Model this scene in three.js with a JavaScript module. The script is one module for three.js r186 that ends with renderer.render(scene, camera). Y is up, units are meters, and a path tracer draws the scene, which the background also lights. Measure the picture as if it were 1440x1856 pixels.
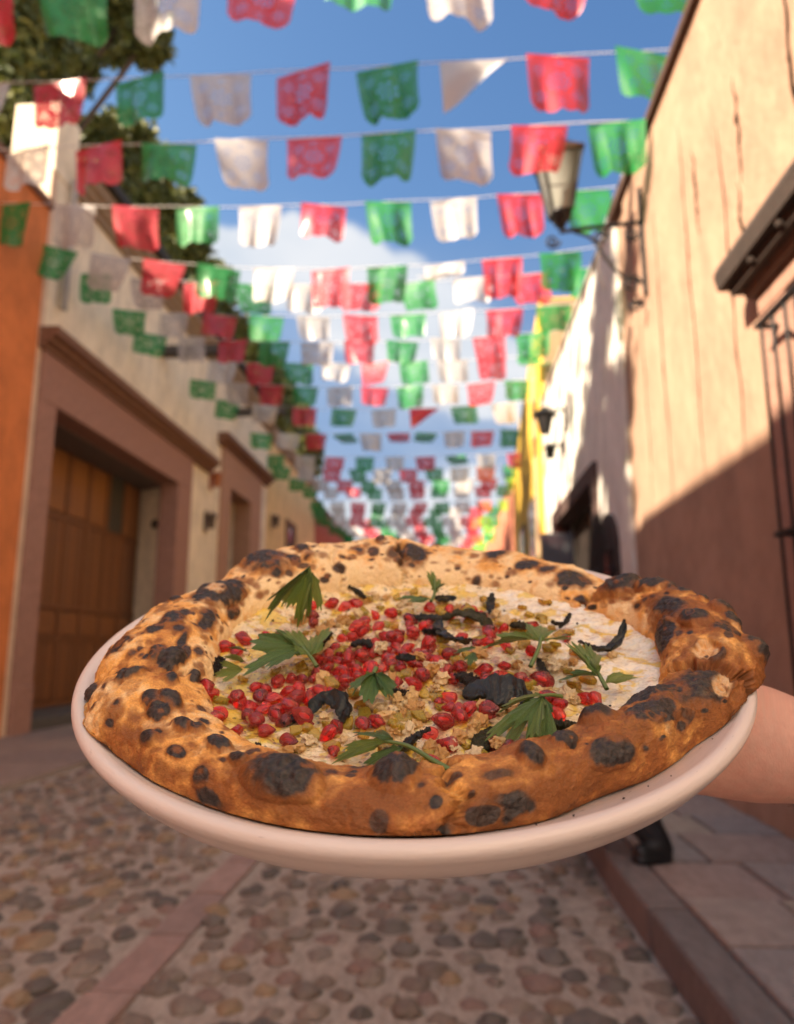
import * as THREE from 'three';
import { mergeGeometries, mergeVertices, toCreasedNormals } from 'three/addons/utils/BufferGeometryUtils.js';
import { RoundedBoxGeometry } from 'three/addons/geometries/RoundedBoxGeometry.js';
import { MarchingCubes } from 'three/addons/objects/MarchingCubes.js';
import { createNoise2D, createNoise3D } from 'simplex-noise';

// ---------------------------------------------------------------- camera, sky, sun, exposure
const EXPOSURE = 5.0, SUN = 3.4;
const scene = new THREE.Scene();
const camera = new THREE.PerspectiveCamera(69.41, 794 / 1024, 0.02, 800);
camera.position.set(0, 1.0, 0);
camera.rotation.order = 'YXZ';
camera.rotation.set(0.18590, 0.06742, 0);      // tilted up 10.65 degrees, turned a little left of the street's axis
camera.focus = 0.31;
camera.userData.fStop = 8.4;
const renderer = new THREE.WebGLRenderer({ antialias: true });
renderer.toneMapping = THREE.LinearToneMapping;
renderer.toneMappingExposure = EXPOSURE;
renderer.shadowMap.enabled = true;
renderer.shadowMap.type = THREE.PCFSoftShadowMap;

const toSun = new THREE.Vector3(-0.667, 0.518, 0.535).normalize();
const sun = new THREE.DirectionalLight(new THREE.Color().setRGB(1.0, 0.82, 0.61), SUN);
sun.name = 'sun';
sun.target.position.set(0, 1, -8);
sun.position.copy(sun.target.position).addScaledVector(toSun, 60);
sun.castShadow = true; sun.shadow.radius = 1; sun.shadow.mapSize.set(4096, 4096);
Object.assign(sun.shadow.camera, { left: -30, right: 30, top: 30, bottom: -30, near: 1, far: 160 });
scene.add(sun, sun.target);

// ---------------------------------------------------------------- seeded randomness and noise
function rng(seed) { let s = seed >>> 0; return () => { s = (s + 0x6d2b79f5) | 0; let t = Math.imul(s ^ (s >>> 15), 1 | s); t = (t + Math.imul(t ^ (t >>> 7), 61 | t)) ^ t; return ((t ^ (t >>> 14)) >>> 0) / 4294967296; }; }
const R = rng(7);
const n3 = createNoise3D(rng(11)), n2 = createNoise2D(rng(12));
const clamp = (x, a = 0, b = 1) => Math.min(b, Math.max(a, x)), lerp = (a, b, k) => a + (b - a) * k;
const sstep = (a, b, x) => { const k = clamp((x - a) / (b - a)); return k * k * (3 - 2 * k); };
const rr = (a, b, r = R) => a + (b - a) * r();
function fbm3(x, y, z, o = 4) { let s = 0, a = 0.5; for (let i = 0; i < o; i++) { s += a * n3(x, y, z); x *= 2.03; y *= 2.03; z *= 2.03; a *= 0.5; } return s; }
function fbm2(x, y, o = 4) { let s = 0, a = 0.5; for (let i = 0; i < o; i++) { s += a * n2(x, y); x *= 2.03; y *= 2.03; a *= 0.5; } return s; }
const V3 = (x, y, z) => new THREE.Vector3(x, y, z);

// ---------------------------------------------------------------- the sky: blue air, brighter towards the sun, with banks of cumulus
{
  const W = 2048, H = 1024, data = new Float32Array(W * H * 4), k = 1 / EXPOSURE;
  const zen = [0.062, 0.170, 0.46], mid = [0.150, 0.325, 0.68], low = [0.36, 0.50, 0.72];
  const sunFlat = Math.hypot(toSun.x, toSun.z);
  for (let row = 0; row < H; row++) {
    const el = ((row + 0.5) / H - 0.5) * Math.PI, y = Math.sin(el);
    for (let col = 0; col < W; col++) {
      const az = ((col + 0.5) / W - 0.5) * 2 * Math.PI, x = Math.cos(az) * Math.cos(el), z = Math.sin(az) * Math.cos(el);
      const o = (row * W + col) * 4, e = Math.max(0, el) / (Math.PI / 2), cs = x * toSun.x + y * toSun.y + z * toSun.z;
      const c = [0, 0, 0];
      const side = 0.5 + 0.5 * (x * toSun.x + z * toSun.z) / sunFlat / Math.max(0.2, Math.cos(el));
      for (let i = 0; i < 3; i++) {
        let v = e < 0.36 ? lerp(low[i], mid[i], Math.pow(e / 0.36, 0.85)) : lerp(mid[i], zen[i], Math.pow((e - 0.36) / 0.64, 0.7));
        v *= 0.82 + [2.3, 1.55, 0.95][i] * Math.pow(side, 1.3);
        v += [0.5, 0.47, 0.40][i] * 0.75 * Math.pow(Math.max(0, cs), 9);
        c[i] = v;
      }
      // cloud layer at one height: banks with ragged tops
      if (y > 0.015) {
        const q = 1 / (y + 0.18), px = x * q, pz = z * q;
        let d = fbm3(px * 0.95 + 96.2, 1.7, pz * 0.95 + 25.8, 6) * 1.25 + 0.38 * n3(px * 0.33 + 96.2, 9.0, pz * 0.33 + 25.8) - 0.02;  // offsets fill the unseen sky with added cloud to lift ambient light
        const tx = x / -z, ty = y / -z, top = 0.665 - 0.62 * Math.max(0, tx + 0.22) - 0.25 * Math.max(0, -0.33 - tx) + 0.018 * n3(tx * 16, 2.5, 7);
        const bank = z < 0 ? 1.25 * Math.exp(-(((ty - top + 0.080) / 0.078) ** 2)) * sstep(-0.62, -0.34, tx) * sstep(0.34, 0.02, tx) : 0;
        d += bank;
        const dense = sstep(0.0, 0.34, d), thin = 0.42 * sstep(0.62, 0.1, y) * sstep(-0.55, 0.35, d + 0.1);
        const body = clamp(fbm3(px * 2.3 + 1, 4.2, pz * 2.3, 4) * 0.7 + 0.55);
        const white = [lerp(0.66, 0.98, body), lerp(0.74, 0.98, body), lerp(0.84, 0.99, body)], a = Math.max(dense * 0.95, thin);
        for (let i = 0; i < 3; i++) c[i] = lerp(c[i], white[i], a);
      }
      if (el < 0) { c[0] = 0.22; c[1] = 0.18; c[2] = 0.15; }
      data[o] = c[0] * k; data[o + 1] = c[1] * k; data[o + 2] = c[2] * k; data[o + 3] = 1;
    }
  }
  const t = new THREE.DataTexture(data, W, H, THREE.RGBAFormat, THREE.FloatType);
  t.mapping = THREE.EquirectangularReflectionMapping; t.magFilter = t.minFilter = THREE.LinearFilter; t.wrapS = THREE.RepeatWrapping; t.needsUpdate = true;
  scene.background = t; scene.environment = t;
}

// ---------------------------------------------------------------- helpers
const taken = new Map();
function numbered(name) { const k = taken.get(name) ?? 0; taken.set(name, k + 1); return k ? name + '_' + String(k).padStart(3, '0') : name; }
function tag(o, label, category, group, kind) { Object.assign(o.userData, { label, category }); if (group) o.userData.group = group; if (kind) o.userData.kind = kind; return o; }
function thing(name, label, category, pos = [0, 0, 0], group, kind) { const o = new THREE.Group(); o.name = numbered(name); o.position.set(...pos); scene.add(o); return tag(o, label, category, group, kind); }
function mesh(name, geo, mat, parent, label) { const m = new THREE.Mesh(geo, mat); m.name = parent === scene ? numbered(name) : name; m.castShadow = m.receiveShadow = true; if (label) m.userData.label = label; parent.add(m); return m; }
function struct(name, geo, mat) { const m = mesh(name, geo, mat, scene); m.userData.kind = 'structure'; return m; }
function mat(color, rough = 0.85, extra = {}) { const p = new THREE.MeshPhysicalMaterial({ roughness: rough, ...extra }); p.color.setRGB(...color); return p; }
function flat(g) { g = g.index ? g.toNonIndexed() : g; for (const k of Object.keys(g.attributes)) if (!['position', 'normal', 'uv'].includes(k)) g.deleteAttribute(k); return g; }
const merge = (list) => mergeGeometries(list.map(flat), false);
// uv in metres by the way a face points
function uvm(g) {
  g = flat(g); if (!g.attributes.normal) g.computeVertexNormals();
  const p = g.attributes.position, n = g.attributes.normal, uv = new Float32Array(p.count * 2);
  for (let i = 0; i < p.count; i++) {
    const ax = Math.abs(n.getX(i)), ay = Math.abs(n.getY(i)), az = Math.abs(n.getZ(i)), x = p.getX(i), y = p.getY(i), z = p.getZ(i);
    const [u, v] = ax >= ay && ax >= az ? [z, y] : ay >= az ? [x, z] : [x, y];
    uv[i * 2] = u; uv[i * 2 + 1] = v;
  }
  return g.setAttribute('uv', new THREE.BufferAttribute(uv, 2));
}
function box(x0, x1, y0, y1, z0, z1, r = 0) {
  const w = Math.abs(x1 - x0), h = Math.abs(y1 - y0), d = Math.abs(z1 - z0);
  const g = r ? new RoundedBoxGeometry(w, h, d, 2, Math.min(r, w / 2.1, h / 2.1, d / 2.1)) : new THREE.BoxGeometry(w, h, d);
  return uvm(g.translate((x0 + x1) / 2, (y0 + y1) / 2, (z0 + z1) / 2));
}
// prism: polygon in the x-z plane raised from y0 to y1
function prismY(pts, y0, y1) {
  const s = new THREE.Shape(pts.map(([x, z]) => new THREE.Vector2(x, -z))), g = new THREE.ExtrudeGeometry(s, { depth: y1 - y0, bevelEnabled: false });
  return uvm(g.rotateX(-Math.PI / 2).translate(0, y0, 0));
}
// prism: polygon in the x-y plane run from z0 to z1 (z1 > z0)
function prismZ(pts, z0, z1) {
  const s = new THREE.Shape(pts.map(([x, y]) => new THREE.Vector2(x, y))), g = new THREE.ExtrudeGeometry(s, { depth: z1 - z0, bevelEnabled: false });
  return uvm(g.translate(0, 0, z0));
}
function tube(points, r, seg = 24, rad = 8, closed = false) { return new THREE.TubeGeometry(new THREE.CatmullRomCurve3(points.map((p) => (p.isVector3 ? p : V3(...p))), closed), seg, r, rad, closed); }
// a grid surface fn(u, v) -> Vector3 with smooth normals; closedU / closedV share normals over the seam
function gridGeo(nu, nv, fn, closedU = false, closedV = false) {
  const P = new Float32Array((nu + 1) * (nv + 1) * 3), UV = new Float32Array((nu + 1) * (nv + 1) * 2), N = new Float32Array(P.length), idx = [];
  for (let i = 0; i <= nu; i++) for (let j = 0; j <= nv; j++) { const p = fn(i / nu, j / nv), o = i * (nv + 1) + j; P[o * 3] = p.x; P[o * 3 + 1] = p.y; P[o * 3 + 2] = p.z; UV[o * 2] = i / nu; UV[o * 2 + 1] = j / nv; }
  const at = (i, j) => { if (closedU) i = (i + nu) % nu; else i = clamp(i, 0, nu); if (closedV) j = (j + nv) % nv; else j = clamp(j, 0, nv); return (i * (nv + 1) + j) * 3; };
  for (let i = 0; i <= nu; i++) for (let j = 0; j <= nv; j++) {
    const a = at(i + 1, j), b = at(i - 1, j), c = at(i, j + 1), d = at(i, j - 1), o = (i * (nv + 1) + j) * 3;
    const ux = P[a] - P[b], uy = P[a + 1] - P[b + 1], uz = P[a + 2] - P[b + 2], vx = P[c] - P[d], vy = P[c + 1] - P[d + 1], vz = P[c + 2] - P[d + 2];
    let x = uy * vz - uz * vy, y = uz * vx - ux * vz, z = ux * vy - uy * vx; const l = Math.hypot(x, y, z) || 1;
    N[o] = x / l; N[o + 1] = y / l; N[o + 2] = z / l;
  }
  for (let i = 0; i < nu; i++) for (let j = 0; j < nv; j++) { const a = i * (nv + 1) + j, b = a + nv + 1; idx.push(a, b, a + 1, b, b + 1, a + 1); }
  const g = new THREE.BufferGeometry();
  g.setAttribute('position', new THREE.BufferAttribute(P, 3)); g.setAttribute('normal', new THREE.BufferAttribute(N, 3)); g.setAttribute('uv', new THREE.BufferAttribute(UV, 2)); g.setIndex(idx);
  return g;
}
function tex(W, H, fn, srgb = false, wrap = true) {          // fn(x, y) -> [r, g, b] in 0..1 (linear unless srgb)
  const d = new Uint8Array(W * H * 4), enc = (v) => { v = clamp(v); return srgb ? 255 * (v <= 0.0031308 ? v * 12.92 : 1.055 * Math.pow(v, 1 / 2.4) - 0.055) : 255 * v; };
  for (let y = 0; y < H; y++) for (let x = 0; x < W; x++) { const c = fn(x / W, y / H), o = (y * W + x) * 4; d[o] = enc(c[0]); d[o + 1] = enc(c[1]); d[o + 2] = enc(c[2]); d[o + 3] = 255; }
  const t = new THREE.DataTexture(d, W, H, THREE.RGBAFormat); t.magFilter = t.minFilter = THREE.LinearFilter;
  if (wrap) t.wrapS = t.wrapT = THREE.RepeatWrapping; if (srgb) t.colorSpace = THREE.SRGBColorSpace; t.needsUpdate = true; return t;
}
// noise that tiles: points of a torus in 3-D space
function tile(u, v, f, s = 0, o = 4) { const a = u * 2 * Math.PI, b = v * 2 * Math.PI; return fbm3((2 + Math.cos(b)) * Math.cos(a) * f + s, (2 + Math.cos(b)) * Math.sin(a) * f - s, Math.sin(b) * f + s * 2, o); }
const repeat = (t, rx, ry) => { const c = t.clone(); c.repeat.set(rx, ry); c.needsUpdate = true; return c; };
// plaster: trowelled relief with blotches, in metres (one tile = 3 m)
const plasterTone = tex(512, 512, (u, v) => { const s = 1 + 0.26 * tile(u, v, 0.6, 3) + 0.14 * tile(u, v, 2.4, 9, 5); return [clamp(s * 0.88), clamp(s * 0.87), clamp(s * 0.85)]; }, true);
const plasterBump = tex(512, 512, (u, v) => { const s = 0.5 + 0.35 * tile(u, v, 2.0, 5, 5) + 0.15 * tile(u, v, 9, 2, 3); return [s, s, s]; });
const wallTone = repeat(plasterTone, 1 / 3, 1 / 3), wallBump = repeat(plasterBump, 1 / 2.2, 1 / 2.2);
const plaster = (c, r = 0.9) => mat(c, r, { map: wallTone, bumpMap: wallBump, bumpScale: 0.010 });
const stoneTone = tex(512, 512, (u, v) => { const s = 0.84 + 0.22 * tile(u, v, 1.3, 21, 5) + 0.16 * tile(u, v, 9, 4, 4); return [clamp(s), clamp(s * 0.98), clamp(s * 0.96)]; }, true);
const stoneMap = repeat(stoneTone, 0.9, 0.9), stoneBump = repeat(plasterBump, 1.4, 1.4);
const stone = (c, r = 0.85) => mat(c, r, { map: stoneMap, bumpMap: stoneBump, bumpScale: 0.006 });

// ---------------------------------------------------------------- ground, street, pavements
const earthMat = stone([0.20, 0.155, 0.125]);
struct('ground', uvm(new THREE.PlaneGeometry(900, 900).rotateX(-Math.PI / 2).translate(0, -0.03, -100)), earthMat);
const XL = -5.0, XR = 1.6, KERB = 0.675, LPAVE = -3.2, WALK = 0.14;
const mortarTone = tex(1024, 1024, (u, v) => { const s = 0.80 + 0.30 * tile(u, v, 2.2, 31, 5) + 0.22 * tile(u, v, 14, 17, 4); return [clamp(s), clamp(s * 0.97), clamp(s * 0.94)]; }, true);
const mortarMat = mat([0.43, 0.365, 0.32], 0.95, { map: repeat(mortarTone, 0.8, 0.8), bumpMap: repeat(plasterBump, 2.4, 2.4), bumpScale: 0.010 });
struct('square', uvm(new THREE.PlaneGeometry(60, 60).rotateX(-Math.PI / 2).translate(-33.2, -0.004, 36)), stone([0.30, 0.255, 0.21]));  // unseen sunlit ground, added behind the camera to bounce light
const street = struct('street', box(LPAVE, KERB, -0.10, 0, -90, 14), mortarMat);
{
  // river cobbles bedded in mortar; the nearest ones are parts, the rest are joined
  const r = rng(101), variants = [];
  for (let k = 0; k < 7; k++) {
    const g = new THREE.IcosahedronGeometry(1, 3), p = g.attributes.position, sx = rr(0.85, 1.12, r), sz = rr(0.85, 1.2, r), so = r() * 50;
    for (let i = 0; i < p.count; i++) { const v = V3().fromBufferAttribute(p, i), d = 1 + 0.20 * n3(v.x * 0.9 + so, v.y * 0.9, v.z * 0.9 + so) + 0.05 * n3(v.x * 3 + so, v.y * 3, v.z * 3); v.multiplyScalar(d); v.y = Math.sign(v.y) * Math.pow(Math.abs(v.y), 1.25) * 0.55; p.setXYZ(i, v.x * sx, v.y, v.z * sz); }
    const gg = mergeVertices(new THREE.BufferGeometry().setAttribute('position', g.attributes.position), 1e-4); gg.computeVertexNormals();
    const q = gg.attributes.position, uv = new Float32Array(q.count * 2); for (let i = 0; i < q.count; i++) { uv[i * 2] = q.getX(i) * 0.06 + k; uv[i * 2 + 1] = q.getZ(i) * 0.06 + k * 0.3; }
    variants.push(gg.setAttribute('uv', new THREE.BufferAttribute(uv, 2)));
  }
  const tones = [[0.220, 0.160, 0.125], [0.180, 0.138, 0.112], [0.120, 0.100, 0.088], [0.240, 0.160, 0.112], [0.30, 0.205, 0.125], [0.230, 0.180, 0.148], [0.245, 0.158, 0.130], [0.190, 0.140, 0.110], [0.155, 0.130, 0.112], [0.265, 0.205, 0.165]].map((c) => mat(c, 0.62, { map: repeat(stoneTone, 2.2, 2.2), bumpMap: repeat(plasterBump, 3, 3), bumpScale: 0.004 }));
  const stones = [];
  for (let z = -1.15; z > -24; z -= rr(0.104, 0.118, r)) {
    const far = -z;
    for (let x = KERB - 0.06 + rr(-0.03, 0.03, r); x > LPAVE + 0.04; x -= rr(0.098, 0.155, r)) {
      if (x < -0.90 && x > -1.09) continue;
      if (r() < 0.03) continue;
      const s = rr(0.032, 0.063, r) * (r() < 0.10 ? 1.25 : 1);
      stones.push({ x: x + rr(-0.016, 0.016, r), z: z + rr(-0.03, 0.03, r), s, sz: s * rr(0.8, 1.12, r), a: rr(-0.6, 0.6, r) + (r() < 0.5 ? Math.PI : 0), y: rr(-0.012, 0.006, r), v: Math.floor(r() * variants.length), m: Math.floor(r() * tones.length), far });
    }
  }
  // seen below the plate first
  stones.forEach((t) => { const ang = Math.abs(Math.atan2(t.x + 0.067 * t.z, -t.z)); t.key = t.far + (ang > 0.50 ? 50 : 0) + (t.far < 1.35 ? 50 : 0); });
  stones.sort((a, b) => a.key - b.key);
  const lots = new Map(), m4 = new THREE.Matrix4(), q = new THREE.Quaternion(), up = V3(0, 1, 0);
  stones.forEach((t, i) => {
    if (i < 300) { const o = mesh('cobble', variants[t.v], tones[t.m], street); o.position.set(t.x, t.y, t.z); o.rotation.y = t.a; o.scale.set(t.s, 0.046, t.sz); return; }
    const k = t.v + ',' + t.m; if (!lots.has(k)) lots.set(k, []); lots.get(k).push(t);
  });
  // the rest: one joined part (low relief stones share one mesh per tone)
  const low = variants.map((v) => { const g = new THREE.IcosahedronGeometry(1, 1); const p = g.attributes.position; for (let i = 0; i < p.count; i++) p.setY(i, p.getY(i) * 0.5); g.computeVertexNormals(); return g; });
  const all = new THREE.Group(); all.name = 'cobbles'; all.userData.kind = 'stuff'; street.add(all);
  const byTone = tones.map(() => []);
  for (const list of lots.values()) for (const t of list) byTone[t.m].push(t);
  byTone.forEach((list, k) => {
    const im = new THREE.InstancedMesh(variants[k % variants.length], tones[k], list.length); im.name = 'cobble_field'; im.userData.kind = 'stuff'; im.castShadow = im.receiveShadow = true;
    list.forEach((t, i) => im.setMatrixAt(i, m4.compose(V3(t.x, t.y, t.z), q.setFromAxisAngle(up, t.a), V3(t.s, 0.046, t.sz))));
    all.add(im);
  });
  // band of dressed slabs running down the street
  const slabM = [[0.34, 0.225, 0.20], [0.30, 0.21, 0.19], [0.37, 0.25, 0.22]].map((c) => stone(c, 0.8));
  for (let z = -1.2, k = 0; z > -16; k++) { const l = rr(0.36, 0.46, r); mesh('paving_slab', box(-1.073 + rr(-0.006, 0.006, r), -0.922, -0.05, 0.012 + rr(0, 0.006, r), z - l + 0.014, z, 0.008), slabM[k % 3], street); z -= l; }
}
{
  const walk = struct('pavement', box(KERB + 0.13, XR, -0.1, WALK - 0.022, -60, 14), mortarMat);
  const r = rng(202), tones = [[0.36, 0.305, 0.28], [0.385, 0.315, 0.28], [0.335, 0.29, 0.275], [0.42, 0.35, 0.285], [0.385, 0.29, 0.255], [0.325, 0.29, 0.28]].map((c) => stone(c, 0.75));
  for (let z = -1.3; z > -14;) {                       // uneven flagstones
    const l = rr(0.34, 0.52, r); let x = KERB + 0.138;
    while (x < XR - 0.06) { const w = Math.min(rr(0.26, 0.5, r), XR - x); const last = XR - (x + w) < 0.12 ? XR - x : w; mesh('flagstone', box(x + 0.006, x + last - 0.006, WALK - 0.06, WALK + rr(-0.008, 0.006, r), z - l + 0.008 + rr(-0.006, 0.006, r), z - 0.006, 0.010), tones[Math.floor(r() * tones.length)], walk); x += last; }
    z -= l;
  }
  const kerb = struct('kerb', box(KERB + 0.012, KERB + 0.128, -0.1, WALK - 0.02, -60, 14), mortarMat), kt = [[0.21, 0.18, 0.175], [0.19, 0.168, 0.165], [0.235, 0.195, 0.185]].map((c) => stone(c, 0.8));
  for (let z = -1.2, k = 0; z > -16; k++) { const l = rr(0.55, 0.9, r); mesh('kerb_stone', box(KERB + rr(-0.006, 0.004, r), KERB + 0.134, -0.08, WALK + rr(-0.004, 0.008, r), z - l + 0.01, z, 0.014), kt[k % 3], kerb); z -= l; }
  const left = struct('pavement_beside_the_garage', box(XL, LPAVE, -0.1, 0.035, -60, 14), mortarMat);
  left.name = 'side_pavement';
  const lt = [[0.28, 0.21, 0.18], [0.25, 0.19, 0.17], [0.305, 0.23, 0.19]].map((c) => stone(c, 0.8));
  for (let z = -3.5, k = 0; z > -17; k++) { const l = rr(0.7, 1.1, r); for (const [a, b] of [[XL, -4.15], [-4.14, LPAVE - 0.005]]) mesh('flagstone', box(a + 0.005, b, 0, 0.05 + rr(0, 0.008, r), z - l + 0.012, z, 0.012), lt[(k + (a < -4.5 ? 1 : 0)) % 3], left); z -= l; }
}

// ---------------------------------------------------------------- buildings on the shaded side
const creamP = plaster([0.88, 0.76, 0.59]), ochreP = plaster([0.84, 0.60, 0.28]), orangeP = plaster([0.66, 0.20, 0.055]), maroonP = plaster([0.45, 0.11, 0.055]);
const peachP = plaster([0.42, 0.272, 0.192]), whiteP = plaster([0.82, 0.80, 0.75]), yellowP = plaster([0.86, 0.54, 0.065]), shadeTanP = plaster([0.33, 0.23, 0.13]), salmonP = plaster([0.68, 0.25, 0.15]);
const cantera = stone([0.38, 0.20, 0.15]), canteraDark = stone([0.22, 0.105, 0.062]), paleStone = stone([0.48, 0.27, 0.18]), greyStone = stone([0.10, 0.088, 0.080]), eaveStone = stone([0.32, 0.22, 0.14]);
const ironM = mat([0.022, 0.021, 0.022], 0.5, { metalness: 0.6 }), darkM = mat([0.012, 0.010, 0.009], 0.9), glassDark = mat([0.03, 0.03, 0.035], 0.12);
const woodTex = tex(512, 512, (u, v) => { const g = tile(u, v * 0.15, 1.4, 41, 4), f = 0.5 + 0.5 * Math.sin((u * 46 + g * 9) * Math.PI), s = 0.72 + 0.28 * f * (0.6 + 0.4 * tile(u, v, 3, 8)) + 0.18 * tile(u, v * 0.2, 6, 3); return [clamp(s), clamp(s * 0.97), clamp(s * 0.93)]; }, true);
const wood = (c, r = 0.5) => mat(c, r, { map: repeat(woodTex, 1.3, 0.5), bumpMap: repeat(woodTex, 1.3, 0.5), bumpScale: 0.003 });
const corniceProfile = (x, y, d, h) => [[x - 0.2, y], [x + d * 0.35, y], [x + d * 0.35, y + h * 0.22], [x + d * 0.6, y + h * 0.30], [x + d * 0.72, y + h * 0.5], [x + d, y + h * 0.58], [x + d, y + h], [x - 0.2, y + h]];
{
  const o = thing('orange_building', 'burnt orange plastered building at the edge of the cream garage building', 'building');
  mesh('wall', merge([box(-9, XL, 0, 7.1, -4.5, 8.6), box(-9, XL + 0.03, 0, 6.5, -8.2, -4.5)]), orangeP, o);
  mesh('coping', merge([box(-9, XL + 0.08, 6.5, 6.6, -8.2, -4.5), box(-9, XL + 0.04, 7.1, 7.16, -4.5, 8.6)]), canteraDark, o);
}
{
  const b = thing('cream_building', 'cream plastered building with a wooden garage gate and a tall dark doorway', 'building', [0, 0, 0]);
  const Y1 = 7.1;
  mesh('wall', merge([
    prismY([[XL, -8.2], [XL, -8.72], [-5.9, -8.22], [-5.9, -8.2]], 0, Y1), box(-5.9, XL, 4.06, Y1, -13.1, -8.72),
    prismY([[XL, -13.1], [-5.9, -13.65], [-5.9, -16.4], [XL, -16.4]], 0, Y1), box(-5.9, XL, 4.70, Y1, -18.2, -16.4), box(-5.9, XL, 0, Y1, -19.9, -18.2),
    box(-9, -5.9, 4.16, Y1, -19.9, -8.2), box(-9, -5.98, 0, 4.16, -19.9, -8.2),
  ]), creamP, b);
  mesh('pillar', box(-5.6, XL + 0.02, Y1, 8.1, -8.78, -8.24, 0.02), creamP, b);
  mesh('corner_strip', box(-5.2, XL + 0.022, 0.05, 7.08, -8.325, -8.202, 0.01), plaster([0.70, 0.50, 0.36]), b, 'pale painted strip along the corner of the wall');
  // garage surround
  const s = new THREE.Group(); s.name = 'door_surround'; b.add(s);
  mesh('jamb', box(-5.3, XL + 0.062, 0.62, 4.06, -8.724, -8.332, 0.015), cantera, s); mesh('jamb', box(-5.3, XL + 0.062, 0.5, 4.06, -13.80, -13.098, 0.015), cantera, s);
  mesh('plinth', box(-5.3, XL + 0.085, 0, 0.62, -8.728, -8.328, 0.02), cantera, s); mesh('plinth', box(-5.3, XL + 0.085, 0, 0.5, -13.83, -13.096, 0.02), cantera, s);
  mesh('lintel', box(-5.3, XL + 0.066, 4.056, 4.675, -13.80, -8.332, 0.015), cantera, s);
  mesh('cornice', prismZ(corniceProfile(XL, 4.68, 0.26, 0.27), -14.85, -8.24), canteraDark, s);
  mesh('recess_ceiling', box(-5.9, -5.3, 4.052, 4.07, -13.6, -8.3), stone([0.19, 0.155, 0.135]), b);
  mesh('threshold', box(-5.95, XL - 0.02, 0, 0.19, -13.6, -8.3, 0.02), greyStone, b);
  // the gate: two leaves of framed panels
  const gate = new THREE.Group(); gate.name = 'garage_door'; gate.position.set(-5.9, 0.19, 0); gate.userData.label = 'brown panelled wooden garage gate'; b.add(gate);
  const w1 = wood([0.215, 0.082, 0.030]), w2 = wood([0.27, 0.104, 0.036]), w3 = wood([0.15, 0.060, 0.024]), w4 = wood([0.33, 0.130, 0.040]);
  mesh('door_leaf', box(-0.06, 0, 0, 3.96, -11.0, -8.2), w3, gate); mesh('door_leaf', box(-0.06, 0, 0, 3.96, -13.66, -11.006), w3, gate);
  const cols = 8, cw = (13.62 - 8.24) / cols, rows = [[0.10, 0.95, 1], [1.03, 1.42, 0], [1.50, 2.78, 1], [2.88, 3.86, 0]];
  for (let c = 0; c < cols; c++) {
    const z1 = -8.24 - c * cw - 0.06, z0 = -8.24 - (c + 1) * cw + 0.06;
    mesh('stile', box(0.001, 0.034, 0.02, 3.94, z1 + 0.008, z1 + 0.112, 0.006), w1, gate);
    rows.forEach(([y0, y1, grooved], k) => {
      if (grooved) for (let i = 0; i < 4; i++) { const l = (z1 - z0) / 4; mesh('door_plank', box(0.001, 0.018, y0, y1, z0 + i * l + 0.006, z0 + (i + 1) * l - 0.006, 0.005), (i + c) % 3 ? w1 : w2, gate); }
      else if (c === 6 && k === 3) mesh('door_vent', box(0.001, 0.012, y0, y1, z0, z1), mat([0.055, 0.050, 0.042], 0.6), gate, 'dark grey vent panel at the top of the gate');
      else mesh('door_panel', box(0.001, 0.024, y0 + 0.02, y1 - 0.02, z0 + 0.02, z1 - 0.02, 0.016), k === 3 ? w4 : w2, gate);
    });
  }
  for (const y of [0.0, 0.955, 1.425, 2.785, 3.865]) mesh('rail', box(0.0015, 0.036, y + 0.003, y + 0.075, -13.62, -8.24, 0.006), w1, gate);
  // tall doorway
  const d = new THREE.Group(); d.name = 'doorway'; b.add(d);
  mesh('jamb', box(-5.4, XL + 0.055, 0.3, 4.7, -16.403, -15.72, 0.012), paleStone, d); mesh('jamb', box(-5.4, XL + 0.055, 0.3, 4.7, -19.2, -18.197, 0.012), paleStone, d);
  mesh('lintel', box(-5.4, XL + 0.058, 4.696, 5.5, -19.2, -15.72, 0.012), paleStone, d);
  mesh('cornice', prismZ(corniceProfile(XL, 5.5, 0.24, 0.26), -19.85, -15.42), canteraDark, d);
  mesh('door', box(-5.85, -5.62, 0.1, 4.70, -18.2, -16.4), wood([0.010, 0.006, 0.004]), d, 'nearly black wooden door');
  for (let k = 0; k < 3; k++) mesh('door_panel', box(-5.62, -5.60, 0.4 + k * 1.4, 1.6 + k * 1.4, -17.25, -16.5, 0.01), wood([0.013, 0.008, 0.005]), d);
  const ev = mesh('eave', merge([prismZ(corniceProfile(XL, 7.1, 0.20, 0.42), -19.9, -8.80)]), eaveStone, b);
  mesh('dark_band', box(-5.4, XL + 0.30, 7.525, 7.70, -19.9, -8.9, 0.03), mat([0.030, 0.026, 0.024], 0.8), b, 'black band above the eave');  // plain dark box along the top of the eave
  mesh('downpipe', tube([[XL + 0.09, 7.2, -8.62], [XL + 0.09, 6.6, -8.62], [XL + 0.09, 5.35, -8.62]], 0.045, 8, 10), mat([0.36, 0.32, 0.29], 0.6), b, 'grey pipe end on the cream wall');
  mesh('roof', box(-9, -5.4, 7.1, 7.45, -19.9, -8.8), mat([0.04, 0.03, 0.026], 0.9), b);
}
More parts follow.
